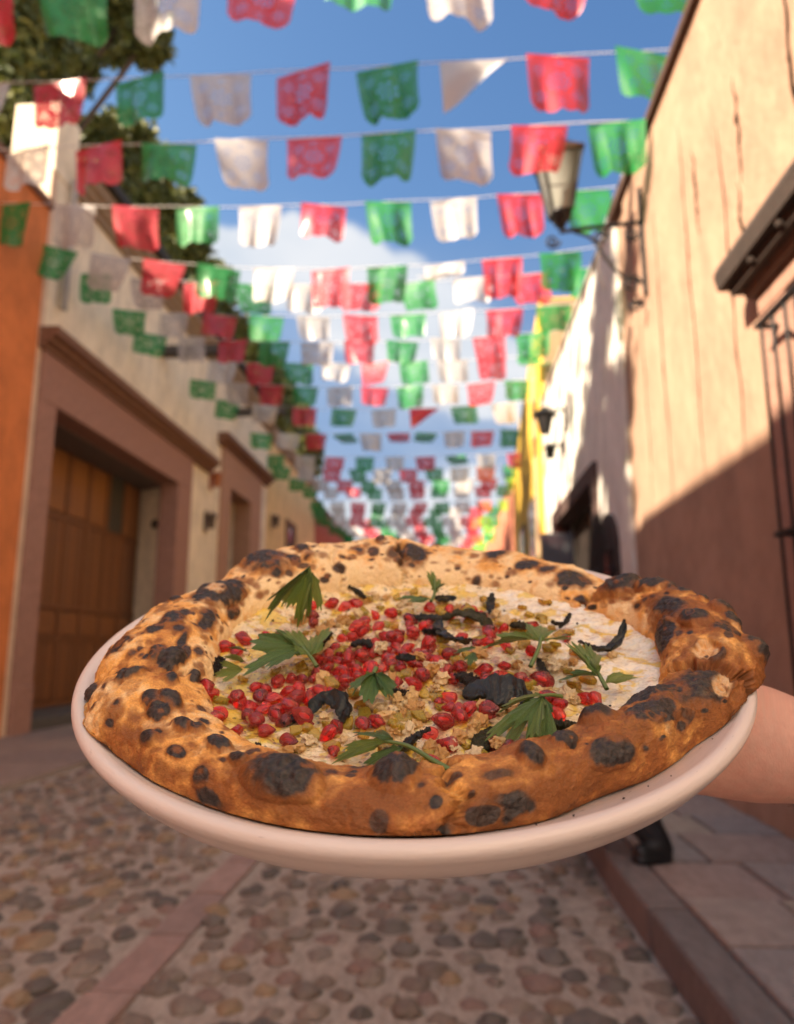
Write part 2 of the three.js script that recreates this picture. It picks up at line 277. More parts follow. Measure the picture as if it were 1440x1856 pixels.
{
  const b = thing('ochre_building', 'yellow ochre building beyond the cream one with a small dark window', 'building');
  mesh('wall', merge([box(-9, XL, 0, 6.95, -27.5, -19.9)]), ochreP, b);
  mesh('eave', prismZ(corniceProfile(XL, 6.95, 0.18, 0.36), -27.5, -19.9), eaveStone, b);
  const w = new THREE.Group(); w.name = 'window'; b.add(w);
  mesh('frame', merge([box(XL - 0.05, XL + 0.07, 3.2, 4.9, -23.75, -23.55), box(XL - 0.05, XL + 0.07, 3.2, 4.9, -22.65, -22.45), box(XL - 0.05, XL + 0.072, 4.9, 5.05, -23.8, -22.4)]), canteraDark, w);
  mesh('pane', box(XL + 0.004, XL + 0.02, 3.2, 4.9, -23.55, -22.65), glassDark, w);
}
{
  const b = thing('maroon_building', 'dark red building at the far end of the shaded side', 'building');
  mesh('wall', box(-9, XL - 0.02, 0, 6.7, -60, -27.5), maroonP, b);
  mesh('coping', box(-9, XL + 0.05, 6.7, 6.8, -60, -27.5), canteraDark, b);
  mesh('beam', box(XL - 0.1, XL + 0.55, 6.0, 6.16, -27.4, -27.2, 0.02), greyStone, b);
}
for (const [z, y, l, lab] of [[-12.1, 6.25, 1.35, 'dark stone rain spout jutting from the cream wall above the garage gate'], [-16.7, 6.65, 1.2, 'dark stone rain spout jutting from the wall above the tall doorway']]) {
  const t = thing('rain_spout', lab, 'rain spout', [XL, y, z]);
  mesh('channel', merge([box(-0.2, l, -0.10, -0.03, -0.11, 0.11, 0.015), box(-0.2, l, -0.03, 0.06, 0.07, 0.11, 0.01), box(-0.2, l, -0.03, 0.06, -0.11, -0.07, 0.01)]), greyStone, t);
}
for (const [z, y, lab, c] of [[-14.83, 3.65, 'small dark wall lamp on the cream pier right of the garage gate', 0], [-20.6, 4.65, 'small rusty wall lamp on the ochre wall past the doorway', 0], [-15.05, 4.58, 'rust coloured lantern under the end of the garage cornice', 1]]) {
  const t = thing('wall_lamp', lab, 'wall lamp', [XL, y, z]), m = c ? mat([0.36, 0.11, 0.04], 0.6) : mat([0.10, 0.065, 0.045], 0.6);
  mesh('back_plate', box(0.002, 0.03, -0.22, 0.22, -0.09, 0.09, 0.01), m, t);
  mesh('lamp_body', new THREE.CylinderGeometry(0.10, 0.065, 0.26, 8).translate(0.14, -0.02, 0), m, t);
  mesh('cap', new THREE.ConeGeometry(0.13, 0.10, 8).translate(0.14, 0.16, 0), m, t);
}
{
  const t = thing('reveal_lamp', 'small dark round lamp on the pale side of the garage recess', 'wall lamp', [-5.45, 3.35, -13.37]);
  mesh('lamp_body', new THREE.SphereGeometry(0.10, 12, 8).scale(1, 1, 0.6), mat([0.06, 0.045, 0.035], 0.6), t);
}

// ---------------------------------------------------------------- buildings on the sunny side
{
  const b = thing('peach_building', 'sunlit peach plastered building with drip stains along the pavement', 'building');
  mesh('wall', merge([box(XR, 7, 0, 4.95, -6.08, 0.6), box(XR + 0.03, 7, 0, 4.95, -6.45, -6.08)]), peachP, b);
  mesh('coping', box(XR - 0.05, 7, 4.95, 5.02, -6.45, 0.6, 0.012), stone([0.10, 0.055, 0.04]), b, 'thin dark coping along the roof edge');
  mesh('upper_storey', box(3.3, 7, 5.02, 8.4, -6.45, 0.6), peachP, b);
  // rain-washed drip stains: narrow streaks of dark growth with ragged outlines
  const r = rng(303), stainM = mat([0.24, 0.13, 0.085], 0.95);
  for (const [z, y0, y1, w] of [[-5.22, 1.95, 4.3, 0.020], [-4.55, 2.0, 4.5, 0.024], [-4.33, 3.55, 4.15, 0.05], [-3.92, 2.0, 4.0, 0.026], [-3.66, 3.45, 4.1, 0.05], [-3.72, 2.9, 3.5, 0.04], [-3.05, 3.2, 4.1, 0.05], [-5.72, 2.1, 3.7, 0.018]]) {
    const sh = new THREE.Shape(), n = 26, a = [], c = []; const so = r() * 90;
    for (let i = 0; i <= n; i++) { const k = i / n, y = lerp(y1, y0, k), hw = w * (0.15 + 0.5 * Math.abs(n2(k * 9, so))) * Math.sin(Math.PI * Math.min(1, k * 1.02)) + 0.002, m = 0.02 * n2(k * 3, so + 9); a.push([z + m - hw, y]); c.push([z + m + hw * (0.6 + 0.4 * r()), y]); }
    [...a, ...c.reverse()].forEach(([zz, y], i) => (i ? sh.lineTo(-zz, y) : sh.moveTo(-zz, y)));
    const g = new THREE.ShapeGeometry(sh).rotateY(-Math.PI / 2); g.scale(1, 1, -1); g.translate(XR - 0.004, 0, 0);
    mesh('drip_stain', uvm(g), stainM, b);
  }
  // window at the frame's edge: surround, projecting moulded hood, iron cage
  const w = new THREE.Group(); w.name = 'window'; b.add(w);
  const rose = stone([0.42, 0.25, 0.19]);
  mesh('surround', merge([box(XR - 0.05, XR + 0.1, 0.5, 2.62, -3.52, -3.24, 0.012), box(XR - 0.05, XR + 0.1, 0.5, 2.62, -1.62, -1.34, 0.012), box(XR - 0.052, XR + 0.1, 2.62, 2.70, -3.52, -1.34, 0.012)]), rose, w);
  mesh('pane', box(XR - 0.012, XR + 0.02, 0.5, 2.62, -3.24, -1.62), glassDark, w);
  const hood = stone([0.050, 0.036, 0.030]), hood2 = stone([0.16, 0.10, 0.078]);
  mesh('hood', merge([prismZ([[XR, 2.70], [XR - 0.045, 2.70], [XR - 0.055, 2.735], [XR, 2.735]], -3.53, -1.2), prismZ([[XR, 2.735], [XR - 0.085, 2.735], [XR - 0.095, 2.775], [XR, 2.775]], -3.56, -1.17)]), hood2, w);
  mesh('hood', merge([prismZ([[XR, 2.775], [XR - 0.14, 2.775], [XR - 0.15, 2.82], [XR, 2.82]], -3.60, -1.13), prismZ([[XR, 2.82], [XR - 0.19, 2.82], [XR - 0.205, 2.90], [XR - 0.19, 2.94], [XR, 2.94]], -3.64, -1.1)]), hood, w);
  for (let k = 0; k < 7; k++) mesh('hood_bracket', box(XR - 0.175, XR - 0.06, 2.785, 2.825, -3.30 + k * 0.30, -3.265 + k * 0.30, 0.006), hood, w);
  const bars = [];
  for (let k = 0; k < 15; k++) bars.push(new THREE.CylinderGeometry(0.008, 0.008, 1.9, 6).translate(XR - 0.14, 1.53, -3.30 + k * 0.12));
  for (const y of [0.6, 1.5, 2.48]) { bars.push(box(XR - 0.155, XR - 0.125, y - 0.006, y + 0.014, -3.34, -1.55)); bars.push(box(XR - 0.125, XR - 0.05, y - 0.005, y + 0.013, -3.34, -3.315)); }
  mesh('iron_grille', merge(bars), ironM, w);
  mesh('cable', tube([[XR - 0.06, 4.98, -5.4], [XR - 0.16, 4.72, -5.95], [XR - 0.18, 4.5, -6.35], [XR - 0.1, 4.3, -6.5]], 0.012, 20, 6), mat([0.5, 0.48, 0.5], 0.5), b, 'pale cable hanging from the roof edge');
}
{
  const b2 = thing('added_white_house', 'tall white house added out of view beside the peach building to bounce sunlight', 'building');  // added out of view as a sunlit reflector for the shaded street
  mesh('wall', box(XR, 9, 0, 12.5, 0.61, 40), whiteP, b2);
  const b = thing('white_building', 'white plastered building with tree shadows past the peach wall', 'building');
  mesh('wall', merge([box(XR, 7, 0, 5.0, -7.72, -6.45), box(XR, 7, 2.98, 5.0, -10.9, -7.72), box(XR, 7, 0, 5.0, -11.9, -10.9), box(XR + 0.35, 7, 0, 2.98, -10.9, -7.72)]), whiteP, b);
  mesh('coping', box(XR - 0.03, 7, 5.0, 5.06, -11.9, -6.45, 0.01), stone([0.45, 0.42, 0.38]), b);
  const d = new THREE.Group(); d.name = 'doorway'; b.add(d);
  mesh('frame', merge([box(XR - 0.05, XR + 0.2, 0.14, 2.98, -7.92, -7.715, 0.01), box(XR - 0.05, XR + 0.2, 0.14, 2.98, -10.905, -10.7, 0.01), box(XR - 0.052, XR + 0.2, 2.78, 2.985, -10.7, -7.92, 0.01)]), stone([0.085, 0.050, 0.044]), d);
  mesh('door', box(XR + 0.24, XR + 0.35, 0.14, 2.78, -10.7, -7.92), wood([0.030, 0.024, 0.022]), d, 'dark wooden double door');
  const g = new THREE.Group(); g.name = 'window'; b.add(g);
  {
    const prof = (y) => Math.min(1, 1.35 - 0.9 * Math.max(0, (y - 1.75) / 0.6) ** 2), gr = [];
    for (let k = 0; k < 9; k++) { const z = -7.62 + k * 0.088, top = 1.75 + 0.58 * Math.sqrt(Math.max(0, 1 - ((k - 4) / 4.6) ** 2)); gr.push(tube([[XR - 0.04, 0.95, z], [XR - 0.15, 1.1, z], [XR - 0.17, 1.5, z], [XR - 0.13, top, z]], 0.012, 12, 6)); }
    for (const y of [1.05, 1.4, 1.75]) gr.push(tube([[XR - 0.02, y, -7.66], [XR - 0.165, y, -7.55], [XR - 0.17, y, -7.27], [XR - 0.165, y, -6.99], [XR - 0.02, y, -6.88]], 0.012, 16, 6));
    const sh = new THREE.Shape(); sh.moveTo(6.90, 0.95); sh.lineTo(7.64, 0.95); sh.lineTo(7.64, 1.9); sh.absarc(7.27, 1.95, 0.37, 0, Math.PI, false); sh.lineTo(6.90, 0.95);
    const panel = new THREE.ExtrudeGeometry(sh, { depth: 0.05, bevelEnabled: false }).rotateY(Math.PI / 2).translate(XR - 0.045, 0, 0);
    mesh('frame', uvm(panel), stone([0.060, 0.040, 0.036]), g); mesh('pane', box(XR - 0.05, XR - 0.04, 1.02, 1.95, -7.56, -6.98), glassDark, g); mesh('iron_grille', merge(gr), ironM, g);
  }
  for (let k = 0; k < 2; k++) mesh('shutter', box(XR - 0.42, XR - 0.02, 0.6, 2.45, -9.28 - k * 0.06, -9.25 - k * 0.06, 0.008), mat([0.10, 0.105, 0.12], 0.6), d, 'grey open shutter leaf');
}
{
  const b = thing('yellow_building', 'tall bright yellow building towering over the white one', 'building');
  const sh = [[1.63, -11.9], [2.02, -22], [7, -22], [7, -11.9]];
  const g = prismY(sh, 0, 6.95); const p = g.attributes.position; for (let i = 0; i < p.count; i++) if (p.getY(i) > 3 && p.getZ(i) < -20) p.setY(i, 6.35); g.computeVertexNormals();
  mesh('wall', g, yellowP, b);
  mesh('side_wall', box(1.665, 7, 5.0, 6.9, -11.9, -11.86), shadeTanP, b, 'side wall above the white roof with its shade painted in as tan');  // shade on the yellow building's side is put into this colour
  mesh('downpipe', tube([[1.66, 6.4, -13.2], [1.66, 3.0, -13.25], [1.66, 0.2, -13.25]], 0.06, 10, 8), mat([0.30, 0.22, 0.13], 0.6), b);
  for (const [z, y] of [[-14.2, 2.0], [-17.5, 2.0]]) { const w = new THREE.Group(); w.name = 'window'; b.add(w); const x = 1.63 + (-11.9 - z) * 0.0386; mesh('frame', box(x - 0.06, x + 0.1, y, y + 1.9, z - 0.6, z + 0.6, 0.01), stone([0.14, 0.10, 0.07]), w); mesh('pane', box(x - 0.07, x, y + 0.12, y + 1.78, z - 0.48, z + 0.48), glassDark, w); }
}
{
  const b = thing('salmon_building', 'salmon pink building far down the sunny side', 'building');
  mesh('wall', box(2.06, 7, 0, 6.3, -52, -22), salmonP, b);
  mesh('coping', box(2.02, 7, 6.3, 6.36, -52, -22), canteraDark, b);
}
{
  const b = thing('pink_building', 'dull pink house closing the view at the end of the street', 'building', [0, 0, 0]);
  mesh('wall', box(-12, 9, 0, 6.0, -66, -60), plaster([0.48, 0.24, 0.18]), b);
}

// ---------------------------------------------------------------- lanterns
function scroll(c, r0, r1, turns, dir, ax = 'xy') { const pts = []; for (let i = 0; i <= 26; i++) { const k = i / 26, a = k * turns * 2 * Math.PI * dir, r = lerp(r0, r1, k); pts.push([c[0] + Math.cos(a) * r, c[1] + Math.sin(a) * r, c[2]]); } return tube(pts, 0.011, 40, 6); }
{
  const t = thing('street_lantern', 'old glass street lantern on a scrolled iron arm of the peach building', 'street lantern', [XR, 3.75, -5.5]);
  const g = [box(-0.03, 0, 0.0, 0.92, -0.025, 0.025, 0.006)];
  g.push(tube([[-0.02, 0.62, 0], [-0.25, 0.60, 0], [-0.45, 0.585, 0], [-0.66, 0.56, 0]], 0.018, 20, 8));
  g.push(tube([[-0.02, 0.10, 0], [-0.16, 0.14, 0], [-0.30, 0.30, 0], [-0.42, 0.50, 0], [-0.55, 0.56, 0]], 0.013, 24, 6));
  g.push(scroll([-0.12, 0.09, 0], 0.075, 0.018, 1.6, 1), scroll([-0.10, 0.52, 0], 0.06, 0.016, 1.5, -1), scroll([-0.34, 0.50, 0], 0.06, 0.014, 1.5, 1), scroll([-0.72, 0.48, 0], 0.06, 0.014, 1.4, -1), scroll([-0.10, -0.10, 0], 0.05, 0.014, 1.5, 1));
  mesh('arm', merge(g), ironM, t);
  const L = [-0.645, 0.60, 0], cyl = (rt, rb, h, y) => new THREE.CylinderGeometry(rt, rb, h, 4, 1).rotateY(Math.PI / 4).translate(L[0], L[1] + y, L[2]);
  mesh('base', merge([cyl(0.10, 0.04, 0.10, 0.05), cyl(0.115, 0.115, 0.025, 0.115)]), ironM, t);
  mesh('glass', cyl(0.225, 0.115, 0.46, 0.36), mat([0.27, 0.28, 0.24], 0.5, { transmission: 0.4 }), t, 'milky glass of the lantern');
  const posts = []; for (const [sx, sz] of [[1, 1], [1, -1], [-1, 1], [-1, -1]]) posts.push(tube([[L[0] + sx * 0.083, L[1] + 0.12, sz * 0.083], [L[0] + sx * 0.162, L[1] + 0.6, sz * 0.162]], 0.011, 2, 6));
  mesh('frame', merge(posts), ironM, t);
  mesh('lamp_shade', merge([cyl(0.255, 0.255, 0.03, 0.605), cyl(0.09, 0.25, 0.12, 0.68)]), mat([0.10, 0.06, 0.035], 0.5, { metalness: 0.4 }), t);
  mesh('finial', merge([cyl(0.05, 0.07, 0.05, 0.765), new THREE.SphereGeometry(0.03, 10, 8).translate(L[0], L[1] + 0.82, L[2])]), ironM, t);
}
for (const [y, z, s, lab] of [[4.05, -9.5, 1, 'black wall lantern high on the white building'], [3.72, -9.9, 0.6, 'small black floodlight below the wall lantern on the white building']]) {
  const t = thing('wall_lantern', lab, 'lantern', [XR, y, z]);
  mesh('arm', merge([box(-0.03, 0, -0.18 * s, 0.14 * s, -0.03, 0.03), tube([[0, 0.06 * s, 0], [-0.14 * s, 0.10 * s, 0], [-0.28 * s, 0.05 * s, 0]], 0.014, 10, 6)]), ironM, t);
  mesh('lamp_body', new THREE.CylinderGeometry(0.13 * s, 0.07 * s, 0.26 * s, 6).translate(-0.28 * s, -0.10 * s, 0), ironM, t);
  mesh('cap', new THREE.ConeGeometry(0.18 * s, 0.14 * s, 6).translate(-0.28 * s, 0.09 * s, 0), ironM, t);
}

// ---------------------------------------------------------------- garlands of cut-paper flags
// one sheet's pattern of punched holes: borders of dots, rosettes, zigzags
function punched(seed) {
  const r = rng(seed), ro = []; for (const [x, y, s] of [[0.5, 0.5, 0.20], [0.2, 0.26, 0.11], [0.8, 0.26, 0.11], [0.2, 0.74, 0.11], [0.8, 0.74, 0.11], [0.5, 0.14, 0.08], [0.5, 0.86, 0.08]]) ro.push([x + rr(-0.02, 0.02, r), y + rr(-0.02, 0.02, r), s, 6 + Math.floor(r() * 6)]);
  return tex(256, 256, (u, v) => {
    let hole = 0;
    if (v > 0.07 && v < 0.95) {
      const b = Math.min(u, 1 - u, 1 - v);
      if (b > 0.025 && b < 0.06) hole = (Math.sin(u * 120) * Math.sin(v * 120) > 0.35) ? 1 : 0;
      for (const [x, y, s, n] of ro) { const d = Math.hypot(u - x, v - y), a = Math.atan2(v - y, u - x); if (d < s) { const p = Math.cos(a * n), ring = (d / s * 3.2) % 1; if (d > s * 0.22 && ring > 0.30 && ring < 0.80 && p > -0.1) hole = 1; if (d < s * 0.12) hole = 1; } }
      const zz = Math.abs(((u * 9 + (Math.floor(v * 16) % 2) * 0.5) % 1) - 0.5); if (!hole && (v * 16) % 1 > 0.35 && (v * 16) % 1 < 0.6 && zz < 0.13 && ro.every(([x, y, s]) => Math.hypot(u - x, v - y) > s * 1.1)) hole = 1;
    }
    const h = hole ? 0 : 1; return [h, h, h];
  }, false, false);
}
const punch = [punched(1), punched(2)];
const paper = (c, pt, k) => { const m = mat(c, 0.62, { side: THREE.DoubleSide, transmission: 0.36, clearcoat: 0.55, clearcoatRoughness: 0.22, alphaMap: punch[pt], alphaTest: 0.5 }); m.name = k; return m; };
const PAPER = { g: [0, 1].map((k) => paper([0.006, 0.27, 0.050], k, 'green paper')), w: [0, 1].map((k) => paper([0.56, 0.53, 0.51], k, 'white paper')), r: [0, 1].map((k) => paper([0.60, 0.022, 0.046], k, 'red paper')), o: [0, 1].map((k) => paper([0.92, 0.16, 0.02], k, 'orange paper')), l: [0, 1].map((k) => paper([0.25, 0.62, 0.02], k, 'lime paper')) };
const PLAIN = Object.fromEntries(Object.entries(PAPER).map(([k, v]) => [k, v.map((m) => { const c = m.clone(); c.alphaMap = null; c.alphaTest = 0; return c; })]));
const FW = 0.555, FH = 0.50;
function flagGeo(seed, type, scale = 1) {
  const r = rng(900 + seed), nf = 0.6 + r() * 1.3, ph = r() * 6.3, amp = 0.020 + r() * 0.035, shr = 0.04 + r() * 0.12, sc = 3 + Math.floor(r() * 2), lean = rr(-0.35, 0.25, r), drift = rr(-0.05, 0.05, r);
  return gridGeo(26, 16, (u, v) => {
    const s = u - 0.5; let l = FH * (1 - 0.045 * (1 - Math.pow(Math.abs(Math.sin(u * Math.PI * sc)), 0.7))), x = s * FW * (1 - shr * v), y = 0, z = 0;
    const corner = Math.pow(Math.abs(2 * s), 6) * 0.12; l *= 1 - corner;
    const fold = amp * Math.pow(v, 0.8) * (Math.sin(u * nf * 2 * Math.PI + ph) + 0.35 * Math.sin(u * nf * 4.3 * Math.PI + ph * 2.1 + v));
    if (type === 'corner') { const k = 1 - u; l = FH * (0.06 + 0.94 * Math.pow(k, 0.9)); const c = v * l; y = -c; z = 0.05 * Math.sin(u * 5 + v * 4) * v + 0.02 * v; x = s * FW + 0.03 * v; }
    else if (type === 'blown') { const L = l * v, a = 1.25 * sstep(0.05, 0.6, v); y = -L * Math.cos(a) * 0.9; z = -Math.sin(a) * L * 0.95 + fold; }
    else if (type === 'half') { const L = l * v, a = 0.95 * sstep(0.1, 0.9, v); y = -L * Math.cos(a); z = Math.sin(a) * L + fold; }
    else { const L = l * v; y = -L * (1 - 0.03 * Math.abs(fold) / amp); z = fold + lean * L * 0.5 * v; x += drift * v * v; }
    return V3(x, y, z);
  });
}
const FLAGS = []; for (let k = 0; k < 12; k++) FLAGS.push(flagGeo(k, 'hang')); const BLOWN = [flagGeo(20, 'blown'), flagGeo(21, 'blown'), flagGeo(22, 'half'), flagGeo(23, 'half')], CORNER = [flagGeo(30, 'corner')];
const cordM = mat([0.72, 0.70, 0.68], 0.6);
const COLOUR = { g: 'green', w: 'white', r: 'red', o: 'orange', l: 'lime green' };
// z, height of the cord at its lowest, sag, first flag's middle, pitch, colours from left to right (upper case: blown about; digit-free)
function garland(z, y, sag, x0, pitch, seq, label, seed, xr = 3.3, tall = z > 8.8 ? 0.78 : z < 5.4 && z > 5 ? 0.79 : 0.93, wide = z > 5.4 && z < 7 ? 1 : z < 5 ? 1 : z < 5.4 ? 0.79 : 0.93) {
  const r = rng(seed), t = thing('flag_garland', label, 'garland', [0, y, -z], 'garlands of cut-paper flags strung across the street');
  const h = (x) => sag * (x + 1.0) * (x + 1.0) * (x > -1 ? 0.7 : 1) + 0.006 * Math.sin(x * 5 + seed), pts = []; for (let k = 0; k <= 30; k++) { const x = lerp(XL, xr, k / 30); pts.push([x, h(x), 0]); }
  mesh('cord', tube(pts, 0.0045, 60, 5), cordM, t);
  [...seq].forEach((ch, i) => {
    if (ch === '-') return;
    const x = x0 + i * pitch, c = ch.toLowerCase(), up = ch !== c;
    if (x - FW * wide / 2 < XL - 0.08) return;
    const m = (up && 'CTX'.includes(ch) ? PLAIN : PAPER);
    let g = up ? BLOWN[[0, 2, 3, 2][Math.floor(r() * 4)]] : FLAGS[Math.floor(r() * 12)]; const pt = r() < 0.5 ? 0 : 1;
    const o = mesh('flag', g, m[c][pt], t, COLOUR[c] + ' cut-paper flag' + (up ? ' blown up by the wind' : ''));
    o.position.set(x, h(x) - 0.004, 0); o.rotation.set(rr(-0.10, 0.16, r), rr(-0.30, 0.30, r), Math.atan(2 * sag * (x + 1) * (x > -1 ? 0.7 : 1)) + rr(-0.03, 0.03, r)); o.scale.set((r() < 0.5 ? -1 : 1) * wide * rr(0.93, 1.03, r), tall * rr(0.90, 1.05, r), 1);
    o.userData.at = i;
  });
  return t;
}
function corner(t, i) { const o = t.children.find((c) => c.userData.at === i); o.geometry = CORNER[0]; o.material = PLAIN[Object.keys(PAPER).find((k) => PAPER[k].includes(o.material))][0]; o.scale.x = 1; o.rotation.set(0.05, 0, 0.0); o.userData.label = o.userData.label.split(' ')[0] + ' paper flag folded over into a triangle'; }
const G = [];
G.push(garland(4.65, 6.02, 0.002, -4.27, 0.735, 'wrgwrgwrg', 'frontmost flag garland overhead, its cord above the top edge of the view', 1));
G.push(garland(5.58, 6.00, 0.003, -4.14, 0.735, 'wrgwrgwrg', 'second flag garland, the one with a white flag folded into a triangle', 2));
G.push(garland(5.08, 4.95, 0.003, -3.31, 0.580, 'wrgwrgwrg', 'third flag garland, its last red flag hanging before the street lantern', 3));
G.push(garland(7.25, 5.795, 0.012, -4.82, 0.706, 'gwrgwrgwrg', 'fourth flag garland, crossing the top of the white cloud', 4));
G.push(garland(8.15, 5.53, 0.029, -4.78, 0.685, 'gwrgwrgWrg', 'fifth flag garland, its green end flag against the white building', 5));
G.push(garland(8.90, 5.72, 0.020, -4.66, 0.720, 'gwrgwrgwrg', 'sixth flag garland, close behind the fifth and half hidden by it', 6));
G.push(garland(9.94, 5.775, 0.0145, -4.65, 0.690, 'gwrgwrgwrg', 'seventh flag garland, first of the shaded ones against pale sky', 7));
G.push(garland(10.71, 5.705, 0.018, -4.63, 0.665, 'gwrgwrgwrg', 'eighth flag garland, over the near end of the garage cornice', 8));
G.push(garland(12.05, 5.906, 0.010, -4.55, 0.670, '-wrgwrgwrG', 'ninth flag garland, with a gap at its left end above the rain spout', 9));
G.push(garland(12.86, 5.763, 0.017, -4.50, 0.645, 'gwrgwrgwrg', 'tenth flag garland, the last with close even spacing', 10));
G.push(garland(14.00, 5.714, 0.022, -4.37, 0.790, 'gwrgwrgw', 'eleventh flag garland, with a red flag folded into a triangle', 11));
G.push(garland(16.35, 5.925, 0.006, -4.27, 0.640, 'gwrGwRGwrg', 'twelfth flag garland, most of its flags blown up by the wind', 12));
G.push(garland(18.20, 5.853, 0.010, -4.36, 0.770, 'gwrgwrGwr', 'thirteenth flag garland, just before the dense run of flags', 13));
corner(G[1], 6); corner(G[10], 5);
{
  const nth = ['first', 'second', 'third', 'fourth', 'fifth', 'sixth', 'seventh', 'eighth', 'ninth', 'tenth', 'eleventh', 'twelfth', 'thirteenth', 'fourteenth', 'fifteenth', 'sixteenth', 'seventeenth', 'eighteenth', 'nineteenth', 'twentieth'];
  const r = rng(77);
  for (let k = 0, z = 19.8; k < 20; k++) { garland(z, 5.95 + rr(-0.12, 0.12, r) + k * 0.014, 0.010, -4.50 + 0.16 * Math.sin(k * 0.9) + rr(-0.07, 0.07, r), 0.70 + rr(-0.02, 0.02, r), 'gwrgwrgwog'.replace('o', k % 3 ? 'r' : 'o').slice(0, 9) + (k % 2 ? 'l' : 'g'), nth[k] + ' garland of the dense far run of small flags, counted from the near end', 40 + k, 2.3); z += k < 4 ? 1.55 : 1.20; }
}

// ---------------------------------------------------------------- trees over the roofs on the shaded side
const leafM = [[0.17, 0.21, 0.045], [0.11, 0.145, 0.034], [0.25, 0.265, 0.06]].map((c) => mat(c, 0.55, { side: THREE.DoubleSide, transmission: 0.42 }));
const barkM = stone([0.12, 0.085, 0.06]);
const sprig = (() => { const l = [], r = rng(5); for (let k = 0; k < 7; k++) { const g = gridGeo(4, 3, (u, v) => { const w = 0.055 * Math.sin(Math.PI * Math.pow(u, 0.8)) + 0.004, s = (v - 0.5) * 2; return V3(s * w, 0.03 * s * s - 0.05 * u * u, u * 0.17); }); g.rotateX(rr(-0.7, 0.7, r)).rotateY(rr(0, 6.28, r)).rotateZ(rr(-0.5, 0.5, r)).translate(rr(-0.12, 0.12, r), rr(-0.12, 0.12, r), rr(-0.12, 0.12, r)); l.push(g); } return merge(l); })();
function tree(label, base, height, clumps, n, seed, leaf = 1) {
  const r = rng(seed), t = thing('tree', label, 'tree', base, 'trees behind the roofs of the shaded side');
  const limbs = [tube([[0, 0, 0], [0.1, height * 0.35, 0.1], [-0.05, height * 0.7, 0]], 0.16, 10, 8)];
  for (const [x, y, z, s] of clumps) limbs.push(tube([[0, height * 0.45, 0], [x * 0.45, lerp(height * 0.5, y, 0.6), z * 0.45], [x, y, z]], 0.05, 8, 6));
  mesh('trunk', merge(limbs), barkM, t);
  const cr = new THREE.Group(); cr.name = 'crown'; t.add(cr);
  const m4 = new THREE.Matrix4(), q = new THREE.Quaternion(), e = new THREE.Euler();
  leafM.forEach((lm, k) => {
    const im = new THREE.InstancedMesh(sprig, lm, Math.floor(n / 3)); im.name = 'foliage'; im.userData.kind = 'stuff'; im.castShadow = im.receiveShadow = true;
    for (let i = 0; i < im.count; i++) {
      const c = clumps[Math.floor(r() * clumps.length)], a = r() * 6.283, b = Math.acos(rr(-1, 1, r)), d = c[3] * Math.pow(r(), 0.42) * (0.75 + 0.35 * n3(Math.cos(a) * 2 + c[0], Math.cos(b) * 2 + c[1], Math.sin(a) * 2));
      const p = V3(c[0] + Math.sin(b) * Math.cos(a) * d, c[1] + Math.cos(b) * d * 0.8, c[2] + Math.sin(b) * Math.sin(a) * d);
      im.setMatrixAt(i, m4.compose(p, q.setFromEuler(e.set(r() * 6.28, r() * 6.28, r() * 6.28)), V3(1, 1, 1).multiplyScalar(leaf * rr(0.8, 1.3, r))));
    }
    cr.add(im);
  });
}
tree('big leafy tree hanging over the corner above the orange building', [-7.6, 0, -10.4], 9, [[1.00, 10.60, 0.70, 0.95], [1.00, 9.80, 0.60, 0.90], [1.00, 11.20, -0.30, 0.80], [0.90, 9.00, 0.70, 0.70], [1.00, 13.00, -1.90, 0.50], [1.20, 12.10, -0.40, 0.80], [0.70, 12.60, 0.80, 1.10], [0.40, 11.20, 1.50, 1.10], [2.00, 12.30, -0.60, 0.45], [2.40, 11.60, -0.60, 0.32]], 3300, 61);
tree('dense dark tree rising behind the garage roof', [-6.9, 0, -13.3], 8.8, [[0.30, 10.50, 1.10, 0.62], [0.30, 11.50, 0.00, 0.55], [0.30, 11.80, -1.30, 0.50], [0.30, 10.30, 0.30, 0.80], [0.30, 10.60, -1.30, 0.80], [0.30, 9.60, 0.90, 0.70], [0.30, 9.50, -0.40, 0.80], [0.30, 9.40, -1.70, 0.80], [0.40, 8.70, 0.10, 0.80], [0.40, 8.60, -1.50, 0.80]], 5000, 62);
tree('dark tree over the black band beyond the garage', [-6.7, 0, -18], 8.6, [[0.10, 12.10, 1.40, 0.40], [0.10, 11.30, 1.00, 0.65], [0.10, 11.40, -1.00, 0.60], [0.30, 10.50, 0.00, 0.85], [0.30, 10.30, -2.00, 0.85], [0.30, 9.60, 1.00, 0.85], [0.30, 9.30, -1.00, 0.90], [0.40, 8.60, 0.00, 0.80]], 3600, 63);
tree('leafy tree over the roof end of the ochre building', [-6.6, 0, -23.2], 8.2, [[0.40, 10.40, 1.20, 0.75], [0.40, 10.60, -0.80, 0.70], [0.40, 9.70, 0.20, 0.90], [0.40, 10.50, -2.80, 0.70], [0.40, 9.50, -2.20, 0.90], [0.40, 9.00, 1.70, 0.80], [0.40, 8.50, -0.80, 0.80]], 3000, 64);
tree('small tree behind the parapet of the maroon building', [-6.5, 0, -29.5], 7.8, [[0.30, 10.50, 1.20, 0.80], [0.30, 10.10, -1.00, 0.85], [0.30, 9.40, 0.50, 0.90], [0.30, 9.80, -2.50, 0.80], [0.40, 8.60, -0.50, 0.90]], 1800, 65);
tree('tall tree behind the orange building, spreading its shade across the street', [-7.4, 0, -0.9], 9, [[0.60, 10.00, -0.20, 0.80], [1.00, 9.30, 0.50, 0.60], [0.40, 8.80, -0.90, 0.80], [1.00, 10.70, 0.20, 0.60], [0.20, 9.60, -0.90, 0.60], [0.90, 8.40, 0.40, 0.60]], 620, 66);

